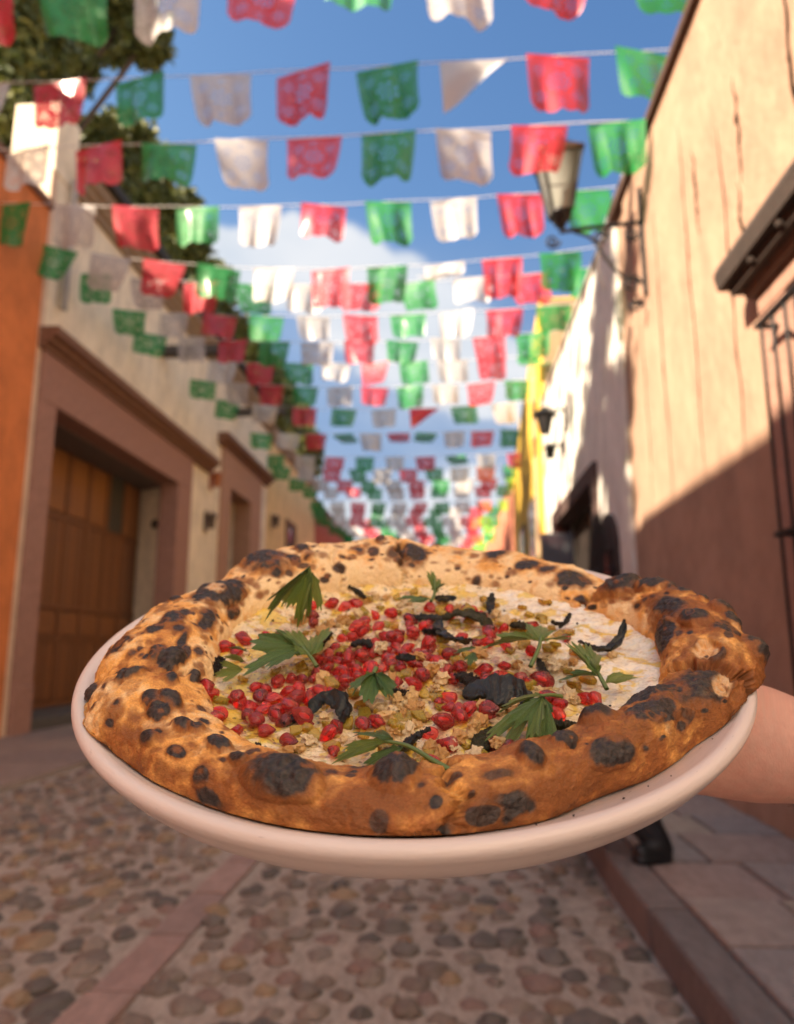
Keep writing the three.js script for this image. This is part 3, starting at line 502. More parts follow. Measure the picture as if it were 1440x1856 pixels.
function flipFaces(g) { const n = g.attributes.normal.array, x = g.index.array; for (let i = 0; i < n.length; i++) n[i] = -n[i]; for (let i = 0; i < x.length; i += 3) { const q = x[i]; x[i] = x[i + 1]; x[i + 1] = q; } return g; }

// ---------------------------------------------------------------- plate and pizza, in a frame tilted towards the viewer
const TILT = THREE.MathUtils.degToRad(23.86), PC = V3(-0.0202, 1.0061, -0.4071), PN = V3(0, Math.cos(TILT), Math.sin(TILT));
const onPlate = (o, h) => { o.position.copy(PC).addScaledVector(PN, h); o.rotation.x = TILT; return o; };
const local = (u, v, h) => V3(u, h, -v);           // u right, v away, h above the rim's plane
{
  const t = thing('plate', 'wide pale pink ceramic bowl plate under the pizza', 'plate'); onPlate(t, -0.040);
  const pr = [[0, -0.0175], [0.10, -0.0175], [0.122, -0.0172], [0.135, -0.0155], [0.148, -0.0105], [0.157, -0.0052], [0.1620, -0.0018], [0.1645, -0.0002], [0.1672, 0.0002], [0.1692, -0.0006], [0.1702, -0.0026], [0.1696, -0.0052], [0.1676, -0.0085], [0.1635, -0.0145], [0.1575, -0.0210], [0.1490, -0.0275], [0.1380, -0.0330], [0.1240, -0.0368], [0.1200, -0.0392], [0.1170, -0.0400], [0.1130, -0.0392], [0.1100, -0.0350], [0.05, -0.0340], [0, -0.0340]];
  const curve = new THREE.CatmullRomCurve3(pr.map(([x, y]) => V3(x, y, 0)), false, 'centripetal').getPoints(140).map((p) => new THREE.Vector2(Math.max(0, p.x), p.y));
  const g = new THREE.LatheGeometry(curve.reverse(), 192); g.translate(0, 0.040, 0);
  const glaze = tex(1024, 512, (u, v) => { const s = 0.97 + 0.03 * tile(u, v, 2, 71) , k = n2(u * 210, v * 60) > 0.90 && n2(u * 33, v * 12) > 0.25 ? 0.55 : 1; return [s * k, s * 0.99 * k, s * 0.985 * k]; }, true);
  mesh('body', g, mat([0.70, 0.605, 0.555], 0.26, { map: glaze, bumpMap: repeat(plasterBump, 5, 2), bumpScale: 0.00015, specularIntensity: 0.8 }), t);
}
const pizza = thing('pizza', 'blistered pizza with pomegranate seeds, walnuts, dark pepper strips and parsley', 'pizza'); onPlate(pizza, -0.0165);
const put = (name, geo, m, label, parent = pizza) => { const o = mesh(name, geo, m, parent, label); o.position.y = 0.0165; return o; };
// ring of dough: angle, outer radius, ridge height, inner radius
const RING = [[-180, .154, .020, .102], [-170, .157, .020, .101], [-157, .160, .018, .104], [-144, .164, .013, .113], [-124, .159, .010, .121], [-105, .159, .010, .127], [-88, .160, .008, .127], [-77, .156, .009, .122], [-59, .149, .009, .116], [-40, .154, .010, .121], [-27, .163, .009, .130], [-14, .173, .017, .130], [-2, .171, .021, .129], [10, .165, .019, .126], [20, .160, .016, .118], [28, .156, .004, .113], [45, .158, .009, .108], [65, .160, .011, .104], [83, .160, .0125, .100], [100, .163, .020, .100], [118, .165, .0185, .102], [130, .168, .020, .106], [141, .162, .017, .108], [154, .152, .0125, .108], [166, .154, .017, .104], [180, .154, .020, .102]];
function ring(th) { th = ((th + 180) % 360 + 360) % 360 - 180; let i = 0; while (i < RING.length - 2 && RING[i + 1][0] <= th) i++; const a = RING[i], b = RING[i + 1], k = sstep(a[0], b[0], th); return [lerp(a[1], b[1], k), lerp(a[2], b[2], k), lerp(a[3], b[3], k)]; }
const plateTop = (r) => (r < 0.125 ? -0.0165 : r < 0.162 ? -0.0165 + 0.0155 * ((r - 0.125) / 0.037) ** 2 : r < 0.1745 ? 0.0006 : 0.0006 - (r - 0.1745) * 0.5);
function section(th, t) { const [ro, ht, ri] = ring(th), ridge = ro - 0.46 * (ro - ri), c = Math.cos(t), s = Math.sin(t); return [c > 0 ? ridge - (ridge - ri) * c : ridge - (ro - ridge) * c, s >= 0 ? -0.004 + (ht + 0.004) * Math.pow(s, 0.85) : -0.004 - 0.0105 * Math.pow(-s, 0.8)]; }
const base = (th, t) => { const [r, h] = section(th, t), a = th * Math.PI / 180; return V3(r * Math.cos(a), h, -r * Math.sin(a)); };
const parse = (s) => s.split(' ').map((q) => q.split(',').map(Number));
// burnt blisters: angle, place round the section, half sizes in mm, how far raised
const CHAR = parse('138,1.51,13.6,18.9,5 131,1.13,5.2,6.3,1 140,0.84,3.5,2.9,0 118.5,0.6,4.2,3.4,0 125.5,1.51,4.5,7,3 109,1.27,3.8,5.2,0 104.5,1.03,3.4,4.5,0 98,0.93,3.9,4.7,0 90.5,1.13,7.4,13.4,2 95.5,1.08,3.2,9.9,0 101.5,1.56,3.2,7.1,5 85,1.84,2.8,2.8,4 67.5,0.26,3,3,0 66,1.6,6.4,10.8,1 54.5,1.32,6.5,8.5,1 48,1.32,5,5.8,0 39,1.36,9.4,11.5,1 30.5,0.6,3.9,3.1,0 21.5,1.22,12.4,12.4,7 14.5,1.6,8.7,8.7,6 8.5,1.75,7,7,3 1,0.98,14.5,7.9,2 3,1.94,2.7,2.7,4 -7,1.27,7.3,7,4 -7,0.46,15.5,8,3 -10.5,0.84,4.2,2.1,0 -2.5,2.08,6.5,6.5,6 -6.5,2.13,5.1,5.1,4 -11,1.79,6.4,5.9,1 -12.5,2.51,7.2,7.2,7 -19.5,1.65,5.3,3.2,2 -31,1.65,21.5,12.6,1 -43,1.75,12.4,8.2,3 -56,2.37,9.8,6.2,3 -51,1.03,6.6,6.6,8 -61,1.46,5.5,5.7,4 -69,1.7,5.1,5.1,4 -75,1.89,5.4,2.5,0 -89.5,1.36,8.6,10.1,8 -96,1.27,2.7,3,0 -99,1.41,2.4,2.4,0 -91.5,2.7,3.4,3.4,0 -84,2.94,4.4,2.9,0 -39.5,2.32,5.6,3.1,0 -105,1.94,14.4,8.8,6 -171.5,1.36,10.3,5.6,3 -165.5,1.56,5.2,4.4,1 -154,1.41,6.1,3.5,6 -152,1.13,8.4,6.1,9 -148.5,1.75,5,6.1,4 -144,1.13,4.4,3.1,3 -138.5,1.6,6.1,4.4,3 -137,1.32,7.1,4.1,4 -134.5,1.65,5.3,4.3,3 -154.5,2.89,5.3,5.3,7 -130,2.22,4.7,3,3 -124,2.18,4.2,2.7,1 -117.5,2.46,4.7,4.6,1 -115,2.89,7.6,4,0 -147,0.65,5.2,2.8,3 -177.5,0.74,12,5.2,0 166,0.46,6.1,3.6,1 161.5,1.17,22.6,12.2,6 -161.5,1.03,10,2.1,0 -156.5,0.93,5.8,2.2,0 -128.5,1.51,5.2,3.7,4 -125.5,1.41,3.5,2.8,3 -119,1.51,6,4.7,4 -113.5,1.7,4.4,2.9,3 173,1.79,3.8,3.8,3 -162.5,2.18,6.2,5.5,0 -156,1.84,3.2,2.1,0 -176.5,1.27,5,3.1,0 -175.5,2.18,3,3,0 -75,2.66,11.7,4.8,0 -78.5,2.85,5.7,3.6,0 -33.5,0.7,4.8,4.8,0 -36.5,0.7,12,12,2');
const BROWN = parse('-160.5,1.41,3,2.4,0 -164,1.75,3.8,3.3,0 -159.5,1.56,3.3,2.4,0 -166,1.17,6.9,2.2,0 -178.5,1.79,5.5,4.6,0 -180,1.13,4.5,2.6,0 -165.5,2.13,5.7,5.3,0 148.5,1.08,4,3.7,0 149.5,0.6,5,3.8,0 155.5,0.79,3.9,2.6,0 136,1.17,3.7,4.6,0 140,0.41,3.9,2.6,0 122,1.08,4.1,4.9,0 112,0.98,3.4,3.1,0 106,1.46,3.1,5.8,0 114.5,1.46,4.5,5.9,0 101,0.74,3.8,3.4,0 93.5,0.6,3.8,4.5,0 77.5,1.46,5.4,7,0 72,1.32,3.9,5.7,0 56,0.79,4.5,4.3,0 60,0.22,3.8,2.6,0 41.5,0.74,4.9,4.1,0 27.5,1.08,4,4,0 16,0.7,5.2,3.1,0 11,0.6,4.3,3.7,0 7,0.79,6,4,0 -2.5,1.22,6.1,3,0 -9.5,1.36,4.1,3.5,0 -16,1.08,7.8,3.6,0 -18.5,0.93,6,2.5,0 -15,1.46,4.1,2.9,0 -13.5,2.03,6,3.2,0 -18,2.13,5.1,2.4,0 -20.5,0.79,3.7,2.6,0 -51,1.99,9.9,4.8,0 -50,2.13,8.5,4.2,0 -47,2.56,9.8,3.9,0 -63,2.32,8.9,4.5,0 -69,2.51,8.4,3.8,0 -78.5,2.32,7.6,4.2,0 -87,2.22,9.3,4.7,0 -94,2.22,11.3,4.8,0 -97.5,2.7,9.7,3.7,0 -101.5,2.7,10,3.8,0 -108,2.51,8.6,4.5,0 -112,2.08,6,3.9,0 -123.5,2.75,7.7,4.3,0 -129,2.8,6.1,4.6,0 -135,2.42,7.8,4.8,0 -141.5,2.27,9.4,4.5,0 -137,2.08,7.2,4.2,0 -120.5,2.56,4.9,2.8,0 -129,1.99,4.7,3.2,0 -117,1.99,3,1.9,0 -66.5,2.46,6.5,3,0 -60.5,3.04,12.9,5.6,0 -35.5,2.22,7.5,3.8,0 -22,1.89,5.4,3.9,0 -57,1.6,4.8,4.1,0 -48.5,1.51,4.3,3.6,0 -65,1.46,3.4,3.6,0 126,1.08,4.7,6.8,6');
const TORN = parse('-18.5,1.41,6.7,6.1,-4 -27,2.13,10.7,3.9,-1 -152,3.13,4,1.6,4 164,1.22,7.6,5,0');
const SEAMS = [[119, .0035, .8], [95.5, .005, 1], [28, .006, 1], [-82, .0045, 1], [-22, .0055, 1], [-148, .003, .6], [-50, .0025, .35]];
const arcs = (th, t) => base(th, t + 0.04).distanceTo(base(th, t - 0.04)) / 0.08;
const spots = [...CHAR.map((s) => [...s, 'c']), ...BROWN.map((s) => [...s, 'b']), ...TORN.map((s) => [...s, 'p'])].map(([th, t, a, b, up, kind], i) => ({ th, t, a: a / 1000, b: b / 1000, up, kind, arc: arcs(th, t), rad: section(th, t)[0], so: i * 7.3 }));
const small = (() => { const r = rng(404), l = []; for (let k = 0; k < 640; k++) { const th = rr(-180, 180, r), t = rr(0.25, 2.6, r), left = th > 95 || th < -150; if (!left && r() < 0.45) continue; const s = rr(0.8, left ? 2.6 : 2.2, r) / 1000; l.push({ th, t, a: s * rr(0.9, 1.7, r), b: s * rr(0.7, 1.2, r), up: 0, kind: r() < 0.32 ? 'c' : 'b', arc: arcs(th, t), rad: section(th, t)[0], so: k * 3.1 }); } return l; })();
const bins = Array.from({ length: 360 }, () => []);
for (const s of [...spots, ...small]) { const w = Math.ceil((s.a * 2.3 / s.rad) * 57.3) + 1; for (let d = -w; d <= w; d++) bins[((Math.round(s.th) + d + 540) % 360 + 360) % 360].push(s); }
const near = (th) => bins[((Math.round(th) + 540) % 360 + 360) % 360];
function spotDist(s, th, t, wob) { let d = th - s.th; d = ((d + 180) % 360 + 360) % 360 - 180; const x = d / 57.3 * s.rad / s.a, y = (t - s.t) * s.arc / s.b; return Math.hypot(x, y) + wob; }
function relief(th, t, p) {                          // how far the baked surface stands off the plain ring
  let h = 0.0016 * fbm3(p.x * 42, p.y * 42, p.z * 42, 3) + 0.0007 * fbm3(p.x * 150, p.y * 150, p.z * 150, 3) + 0.00022 * n3(p.x * 520, p.y * 520, p.z * 520);
  h += 0.0014 * Math.sin(th / 57.29578 * 12 + 1.0) * Math.sin(th / 57.29578 * 7);
  for (const [a, d, k] of SEAMS) { let x = th - a - 2.2 * n2(t * 1.6, a) - 0.5 * n2(t * 6, a); x = ((x + 180) % 360 + 360) % 360 - 180; const m = Math.abs(x) / 57.3 * 0.145; h -= d * k * Math.exp(-((m / 0.0028) ** 2)) * sstep(-0.2, 0.5, Math.sin(t)); h += 0.0022 * k * Math.exp(-((m / 0.012) ** 2)); }
  for (const s of near(th)) if (s.up) {
    const wob = 0.10 * n3(p.x * 130 + s.so, p.y * 130, p.z * 130), d = spotDist(s, th, t, wob);
    if (d < 1.25) {
      if (s.up < 0) { h += s.up * 0.00075 * sstep(1.1, 0.7, d) + 0.0011 * sstep(1.0, 0.6, d) * fbm3(p.x * 260, p.y * 260, p.z * 260, 3); continue; }
      const sz = Math.min(s.a, s.b), top = Math.min(s.up * 0.00088, sz * 0.85), e = Math.max(0, 1 - (d / 1.15) ** 2);
      h += top * Math.pow(e, s.up > 6 ? 1.1 : 0.62) + (s.kind === 'c' ? 0.0009 * e * fbm3(p.x * 210 + s.so, p.y * 210, p.z * 210, 4) : 0);
    }
  }
  return h;
}
{
  const NT = 1200, NS = 150, T0 = -0.62, T1 = Math.PI + 1.0;
  const g = gridGeo(NT, NS, (u, v) => {
    const th = u * 360 - 180, t = lerp(T0, T1, v), p = base(th, t);
    const a = base(th + 0.4, t).sub(base(th - 0.4, t)), b = base(th, t + 0.02).sub(base(th, t - 0.02)), n = b.cross(a).normalize(), c = base(th, 1.5), mid = V3(c.x, -0.006, c.z);
    if (n.dot(p.clone().sub(mid)) < 0) n.negate();
    p.addScaledVector(n, relief(th, t, p) * sstep(-0.6, -0.05, Math.sin(t)));
    const r = Math.hypot(p.x, p.z); if (r > 0.11) p.y = Math.max(p.y, plateTop(r) + 0.0004);
    return p;
  }, true, false);
  if (g.attributes.normal.getY(600 * (NS + 1) + 72) < 0) flipFaces(g);
  const PALE = [0.87, 0.64, 0.35], GOLD = [0.80, 0.40, 0.105], BRN = [0.37, 0.128, 0.032], DARK = [0.11, 0.042, 0.017], COAL = [0.020, 0.0165, 0.0155], CRUMB = [0.70, 0.50, 0.30];
  const mix = (a, b, k) => [lerp(a[0], b[0], k), lerp(a[1], b[1], k), lerp(a[2], b[2], k)], ramp = (b) => (b < 0.33 ? mix(PALE, GOLD, b / 0.33) : b < 0.66 ? mix(GOLD, BRN, (b - 0.33) / 0.33) : mix(BRN, DARK, Math.min(1, (b - 0.66) / 0.34)));
  const W = 2048, H = 640, ch = new Float32Array(W * H);
  const colour = tex(W, H, (tu, tv) => {          // u runs round the ring, v round the section
    const th = tu * 360 - 180, t = lerp(T0, T1, tv), p = base(th, t), s = Math.sin(t), ca = Math.cos((th + 62) / 57.3);
    let b = 0.31 + 0.27 * ca + 0.48 * fbm3(p.x * 34, p.y * 34, p.z * 34, 3) + 0.17 * fbm3(p.x * 150 + 4, p.y * 150, p.z * 150, 3) + 0.06 * n3(p.x * 700, p.y * 700, p.z * 700);
    b += 0.16 * (t > 1.9 ? 1 : 0) * sstep(1.9, 2.7, t) * (0.5 + 0.5 * ca) + 0.10 * n3(p.x * 21 + 9, 3, p.z * 21);
    if (t < 0.9) b -= 0.34 * sstep(0.9, 0.1, t + 0.25 * n2(p.x * 90, p.z * 90)) * (0.7 + 0.4 * n2(p.x * 22, p.z * 22));       // dough under the cheese's edge stays unbaked
    let c = ramp(clamp(b, 0, 0.88)), coal = 0;
    const toast = sstep(0.10, 0.40, fbm3(p.x * 58 + 31, p.y * 58, p.z * 58, 4) + 0.24 * ca + 0.08 * (t - 1.6)) * (0.55 + 0.45 * clamp(0.5 + fbm3(p.x * 420, p.y * 420, p.z * 420, 3))); c = mix(c, mix(BRN, DARK, 0.45), 0.70 * toast);
    const wob = 0.22 * fbm3(p.x * 150, p.y * 150, p.z * 150, 3) + 0.10 * n3(p.x * 60 + 3, p.y * 60, p.z * 60);
    for (const q of near(th)) {
      const d = spotDist(q, th, t, wob * (q.a < 0.003 ? 0.7 : 1) + (q.up > 0 ? 0.20 : 0.36) * n3(p.x * 75 + q.so, p.y * 75 - q.so, p.z * 75)), big = q.up > 0 || q.a > 0.006, soft = big ? 0.24 + 0.14 * Math.sin(q.so * 5.7) : 0.28 + 0.20 * Math.sin(q.so * 5.7);
      if (d > 2.1) continue;
      if (q.kind === 'b') c = mix(c, mix(BRN, DARK, 0.55), 0.80 * sstep(1.25, 0.35, d));
      else if (q.kind === 'p') { const k = clamp(0.62 + 0.9 * fbm3(p.x * 260, p.y * 260, p.z * 260, 3)); c = mix(c, mix(mix(GOLD, BRN, 0.4), CRUMB, k), 0.85 * sstep(1.1, 0.65, d)); const e = Math.abs(d - 1.0); c = mix(c, DARK, 0.55 * sstep(0.18, 0.02, e) * clamp(0.6 + n3(p.x * 160, p.y * 160, p.z * 160))); }
      else { c = mix(c, mix(BRN, DARK, 0.55), 0.85 * sstep(1.35 + soft, 0.95, d)); const k = sstep(1.04, 1.04 - soft, d) * (big ? 1 : 0.86 + 0.14 * Math.sin(q.so * 2.3)); const f = clamp(0.5 + 0.9 * fbm3(p.x * 330, p.y * 330, p.z * 330, 3)); c = mix(c, mix(COAL, [0.066, 0.050, 0.042], f), k); coal = Math.max(coal, k); }
    }
    for (const [a, d, k] of SEAMS) { let x = th - a - 2.2 * n2(t * 1.6, a) - 0.5 * n2(t * 6, a); x = ((x + 180) % 360 + 360) % 360 - 180; const m = Math.abs(x) / 57.3 * 0.145; c = mix(c, DARK, 0.42 * k * sstep(0.0045, 0.0008, m) * clamp(0.5 + 0.7 * n2(t * 9, a))); }
    const gr = 1 + 0.16 * n3(p.x * 1400, p.y * 1400, p.z * 1400); ch[Math.round(tv * H) * W + Math.round(tu * W)] = coal;
    return [c[0] * gr, c[1] * gr, c[2] * gr];
  }, true, false);
  // the textures' first axis is u; wrap it
  colour.wrapS = THREE.RepeatWrapping;
  const bump = tex(W, H, (tu, tv) => { const th = tu * 360 - 180, t = lerp(T0, T1, tv), p = base(th, t), s = 0.5 + 0.30 * fbm3(p.x * 420, p.y * 420, p.z * 420, 4) + 0.22 * n3(p.x * 1500, p.y * 1500, p.z * 1500); return [s, s, s]; }, false, false);
  bump.wrapS = THREE.RepeatWrapping;
  const rough = tex(W, H, (tu, tv) => { const k = ch[Math.round(tv * H) * W + Math.round(tu * W)], s = lerp(0.62, 0.50, k); return [s, s, s]; }, false, false); rough.wrapS = THREE.RepeatWrapping;
  put('crust', g, mat([1, 1, 1], 1, { map: colour, roughnessMap: rough, bumpMap: bump, bumpScale: 0.0005, specularIntensity: 0.55 }), 'puffed leopard-spotted crust with burnt blisters');
}
// the topping's surface
const edge = (th) => ring(th)[2];
function cheeseH(u, v) { const r = Math.hypot(u, v), th = Math.atan2(v, u) * 57.2958, e = edge(th), white = sstep(0.05, 0.095, u + 0.25 * v + 0.015 * n2(u * 40, v * 40)); return -0.0048 + 0.0022 * fbm2(u * 45, v * 45, 3) + (1 - white) * 0.0006 * fbm2(u * 180, v * 180, 3) + 0.0003 * fbm2(u * 60, v * 40, 2) + 0.0030 * sstep(e - 0.016, e + 0.004, r); }
{
  const NT = 420, NR = 150;
  const g = gridGeo(NT, NR, (a, k) => { const th = a * 360 - 180, e = edge(th) + 0.007, r = Math.max(1e-5, e * k), c = th / 57.2958, u = r * Math.cos(c), v = r * Math.sin(c); return V3(u, cheeseH(u, v), -v); }, true, false);
  const p = g.attributes.position, uv = g.attributes.uv; for (let i = 0; i < p.count; i++) uv.setXY(i, p.getX(i) / 0.29 + 0.5, -p.getZ(i) / 0.29 + 0.5);
  if (g.attributes.normal.getY(200 * (NR + 1) + 70) < 0) flipFaces(g);
  const S = 1400, oilAt = (u, v) => sstep(0.02, 0.28, fbm2(u * 46 + 7, v * 46 + 2, 4) + 0.16 * sstep(-0.03, -0.09, u) + 0.10 * sstep(-0.07, -0.12, v) - 0.04 * sstep(0.06, 0.1, u));
  const mix = (a, b, k) => [lerp(a[0], b[0], k), lerp(a[1], b[1], k), lerp(a[2], b[2], k)];
  const colour = tex(S, S, (tu, tv) => {
    const u = (tu - 0.5) * 0.29, v = (tv - 0.5) * 0.29, r = Math.hypot(u, v), th = Math.atan2(v, u) * 57.2958, e = edge(th);
    const white = sstep(0.045, 0.095, u + 0.25 * v + 0.02 * fbm2(u * 60, v * 60, 3) * 2), mid = sstep(0.105, 0.04, Math.hypot(u + 0.01, v * 0.95 + 0.02) + 0.02 * n2(u * 50, v * 50));
    let c = mix([0.86, 0.68, 0.40], [0.88, 0.77, 0.58], white);
    c = mix(c, [0.78, 0.56, 0.33], 0.65 * mid * clamp(0.6 + 0.8 * fbm2(u * 120, v * 120, 3)));
    c = mix(c, [0.78, 0.52, 0.045], 0.85 * oilAt(u, v));
    c = mix(c, [0.34, 0.33, 0.07], 0.5 * (1 - 0.75 * white) * sstep(0.30, 0.48, fbm2(u * 95 + 30, v * 95, 3)));
    c = mix(c, [0.44, 0.21, 0.07], (0.8 - 0.25 * white) * sstep(0.27, 0.44, fbm2(u * 48 - 13, v * 95 + 5, 4) + 0.02 * white));
    c = mix(c, [0.36, 0.05, 0.04], 0.5 * mid * sstep(0.25, 0.5, n2(u * 140 + 2, v * 140)));
    c = mix(c, [0.10, 0.065, 0.035], 0.7 * (1 - 0.8 * white) * sstep(0.66, 0.76, n2(u * 210, v * 210 + 40)));
    c = mix(c, [0.80, 0.75, 0.66], 0.65 * white * sstep(0.12, 0.3, fbm2(u * 60 + 9, v * 150, 4)));
    const gk = 1 - 0.7 * white, g1 = 1 + 0.08 * gk * n2(u * 800, v * 800) + 0.05 * gk * n2(u * 2400, v * 2400);
    return [c[0] * g1, c[1] * g1, c[2] * g1];
  }, true, false);
  const rough = tex(700, 700, (tu, tv) => { const u = (tu - 0.5) * 0.29, v = (tv - 0.5) * 0.29, s = clamp(lerp(0.30, 0.07, oilAt(u, v)) + 0.10 * n2(u * 300, v * 300), 0.05, 0.6); return [s, s, s]; }, false, false);
  const bump = tex(1024, 1024, (tu, tv) => { const u = (tu - 0.5) * 0.29, v = (tv - 0.5) * 0.29, s = 0.5 + 0.3 * fbm2(u * 330, v * 330, 4) + 0.25 * n2(u * 900, v * 900) * (1 - oilAt(u, v)) * sstep(0.09, 0.05, u); return [s, s, s]; }, false, false);
  put('cheese', g, mat([1, 1, 1], 1, { map: colour, roughnessMap: rough, bumpMap: bump, bumpScale: 0.0007, clearcoat: 0.55, clearcoatRoughness: 0.16, side: THREE.DoubleSide }), 'melted white cheese with yellow oil and walnut sauce');
}

// ---------------------------------------------------------------- toppings
const cuts = (s) => parse(s).map(([u, v]) => [u / 1e4, v / 1e4]);
const lie = (u, v, up) => local(u, v, cheeseH(u, v) + up);
const heap = []; function stackUp(u, v, size) { let h = 0; for (const q of heap) { const d = Math.hypot(u - q.u, v - q.v); if (d < (size + q.size) * 0.72) h = Math.max(h, q.top - d * 0.55); } heap.push({ u, v, size, top: Math.min(h + size * 1.15, 0.016) }); return Math.min(h, 0.010); }
function seedGeo(k) {                                 // a pomegranate seed: faceted, plump, with one blunt point
  const r = rng(500 + k), g = new THREE.IcosahedronGeometry(1, 5), p = g.attributes.position, pl = [];
  for (let i = 0; i < 8; i++) pl.push([V3(rr(-0.5, 0.5, r), rr(-1, 1, r), rr(-1, 1, r)).normalize(), rr(0.62, 0.86, r)]);
  for (let i = 0; i < p.count; i++) {
    const v = V3().fromBufferAttribute(p, i);
    for (const [n, d] of pl) { const q = v.dot(n) - d; if (q > 0) v.addScaledVector(n, -q * 0.94); }
    const x = v.x, w = x > 0 ? 1 - 0.50 * Math.pow(x, 1.6) : 1 - 0.06 * x * x; v.y *= w; v.z *= w; v.x *= 1 + 0.12 * x;
    p.setXYZ(i, v.x * 0.0053, v.y * 0.0037, v.z * 0.0040);
  }
  const m = mergeVertices(new THREE.BufferGeometry().setAttribute('position', p), 1e-7); m.computeVertexNormals(); return m;
}
{
  const r = rng(510), shapes = [0, 1, 2, 3, 4, 5].map(seedGeo);
  const core = (() => { const g = new THREE.IcosahedronGeometry(1, 2); g.scale(0.0024, 0.0009, 0.0010); return g; })();
  const juice = (c, d, tr = 0.86) => mat([0.92, 0.22, 0.20], 0.06, { transmission: tr, thickness: 0.006, ior: 1.37, attenuationColor: new THREE.Color().setRGB(...c), attenuationDistance: d, specularIntensity: 0.9 });
  const J = [juice([0.75, 0.008, 0.014], 0.0040), juice([0.82, 0.016, 0.020], 0.0046), juice([0.62, 0.005, 0.016], 0.0028), juice([0.88, 0.06, 0.06], 0.0060), juice([0.94, 0.26, 0.22], 0.0075)];
  const coreM = [mat([0.80, 0.16, 0.11], 0.6), mat([0.72, 0.06, 0.05], 0.6), mat([0.85, 0.42, 0.30], 0.6)];
  const spotsA = cuts('-1028,-238 -994,-102 -919,-146 -927,43 -830,106 -957,107 -752,106 -639,573 -625,456 -581,282 -519,612 -436,590 -369,610 -294,153 -329,104 -388,104 -406,-74 -444,-224 -373,-224 -296,-264 -246,-175 -914,-635 -810,-623 -757,-672 -700,-725 -718,-530 -671,-633 -626,-464 -573,-414 -518,-414 -614,-643 -553,-576 -397,-586 -308,-486 -411,-363 -331,-363 -234,-438 -492,-659 -443,-744 -571,-734 -636,-724 -517,-713 -460,-414 -233,442 -135,423 -196,244 -270,136 -198,55 -73,168 -20,243 8,102 -13,-37 -71,-67 -30,-175 -246,-203 -177,-104 -184,-337 -305,-258 -239,-419 45,-257 76,-161 111,-38 142,-203 89,330 356,502 411,417 37,-479 49,-381 188,-329 228,-417 384,-329 386,-441 205,-621 248,-763 209,-753 187,-842 367,-791 -121,-836 -173,-865 -292,-492 -39,-310 440,198 417,7 487,-270 847,66 384,-380 552,-410 594,-464 669,-464 657,-628 675,-778 826,-638 372,-781 390,-1017 520,231 439,124 680,246 637,-493 697,-697 435,-1108 -428,-824 -261,-1086 -278,-886 -301,-942 -167,-884 -102,-860 150,-1188 124,-936 175,-857 254,-817 204,-1024 -804,-878 -834,-921 -800,-833 -700,-942 -636,-876 -575,-950 -567,-786 -465,-1003 -435,-829 -923,-640 -688,-807 -770,-672 -117,-196 -138,-298 -111,-89 -229,-89 -303,-89 -364,-182 -409,-265 -432,-546 -349,-574 -443,-631 -510,-552 -516,-840 -482,-765 -450,-363 72,-330 14,-264 -78,-264 -270,-363 -338,-469 -664,-576 -140,103 -271,24 -80,24');
  for (let k = 0; k < 20; k++) spotsA.push([rr(-0.045, 0.012, r), rr(-0.055, 0.045, r)]);
  for (let k = 0; k < 20; k++) spotsA.push([rr(0.005, 0.088, r), rr(-0.095, 0.062, r)]);
  spotsA.forEach(([u, v], k) => {
    const s = rr(0.68, 1.04, r), h = stackUp(u, v, 0.0036 * s), o = mesh('pomegranate_seed', shapes[k % 6], J[[0, 1, 0, 2, 1, 3, 0, 4][Math.floor(r() * 8)]], pizza);
    o.position.copy(lie(u, v, 0.0030 * s + h)); o.position.y += 0.0165; o.rotation.set(rr(-0.5, 0.5, r), rr(0, 6.28, r), rr(-0.45, 0.45, r)); o.scale.setScalar(s);
    mesh('kernel', core, coreM[Math.floor(r() * 3)], o).position.x = -0.0006;
  });
}
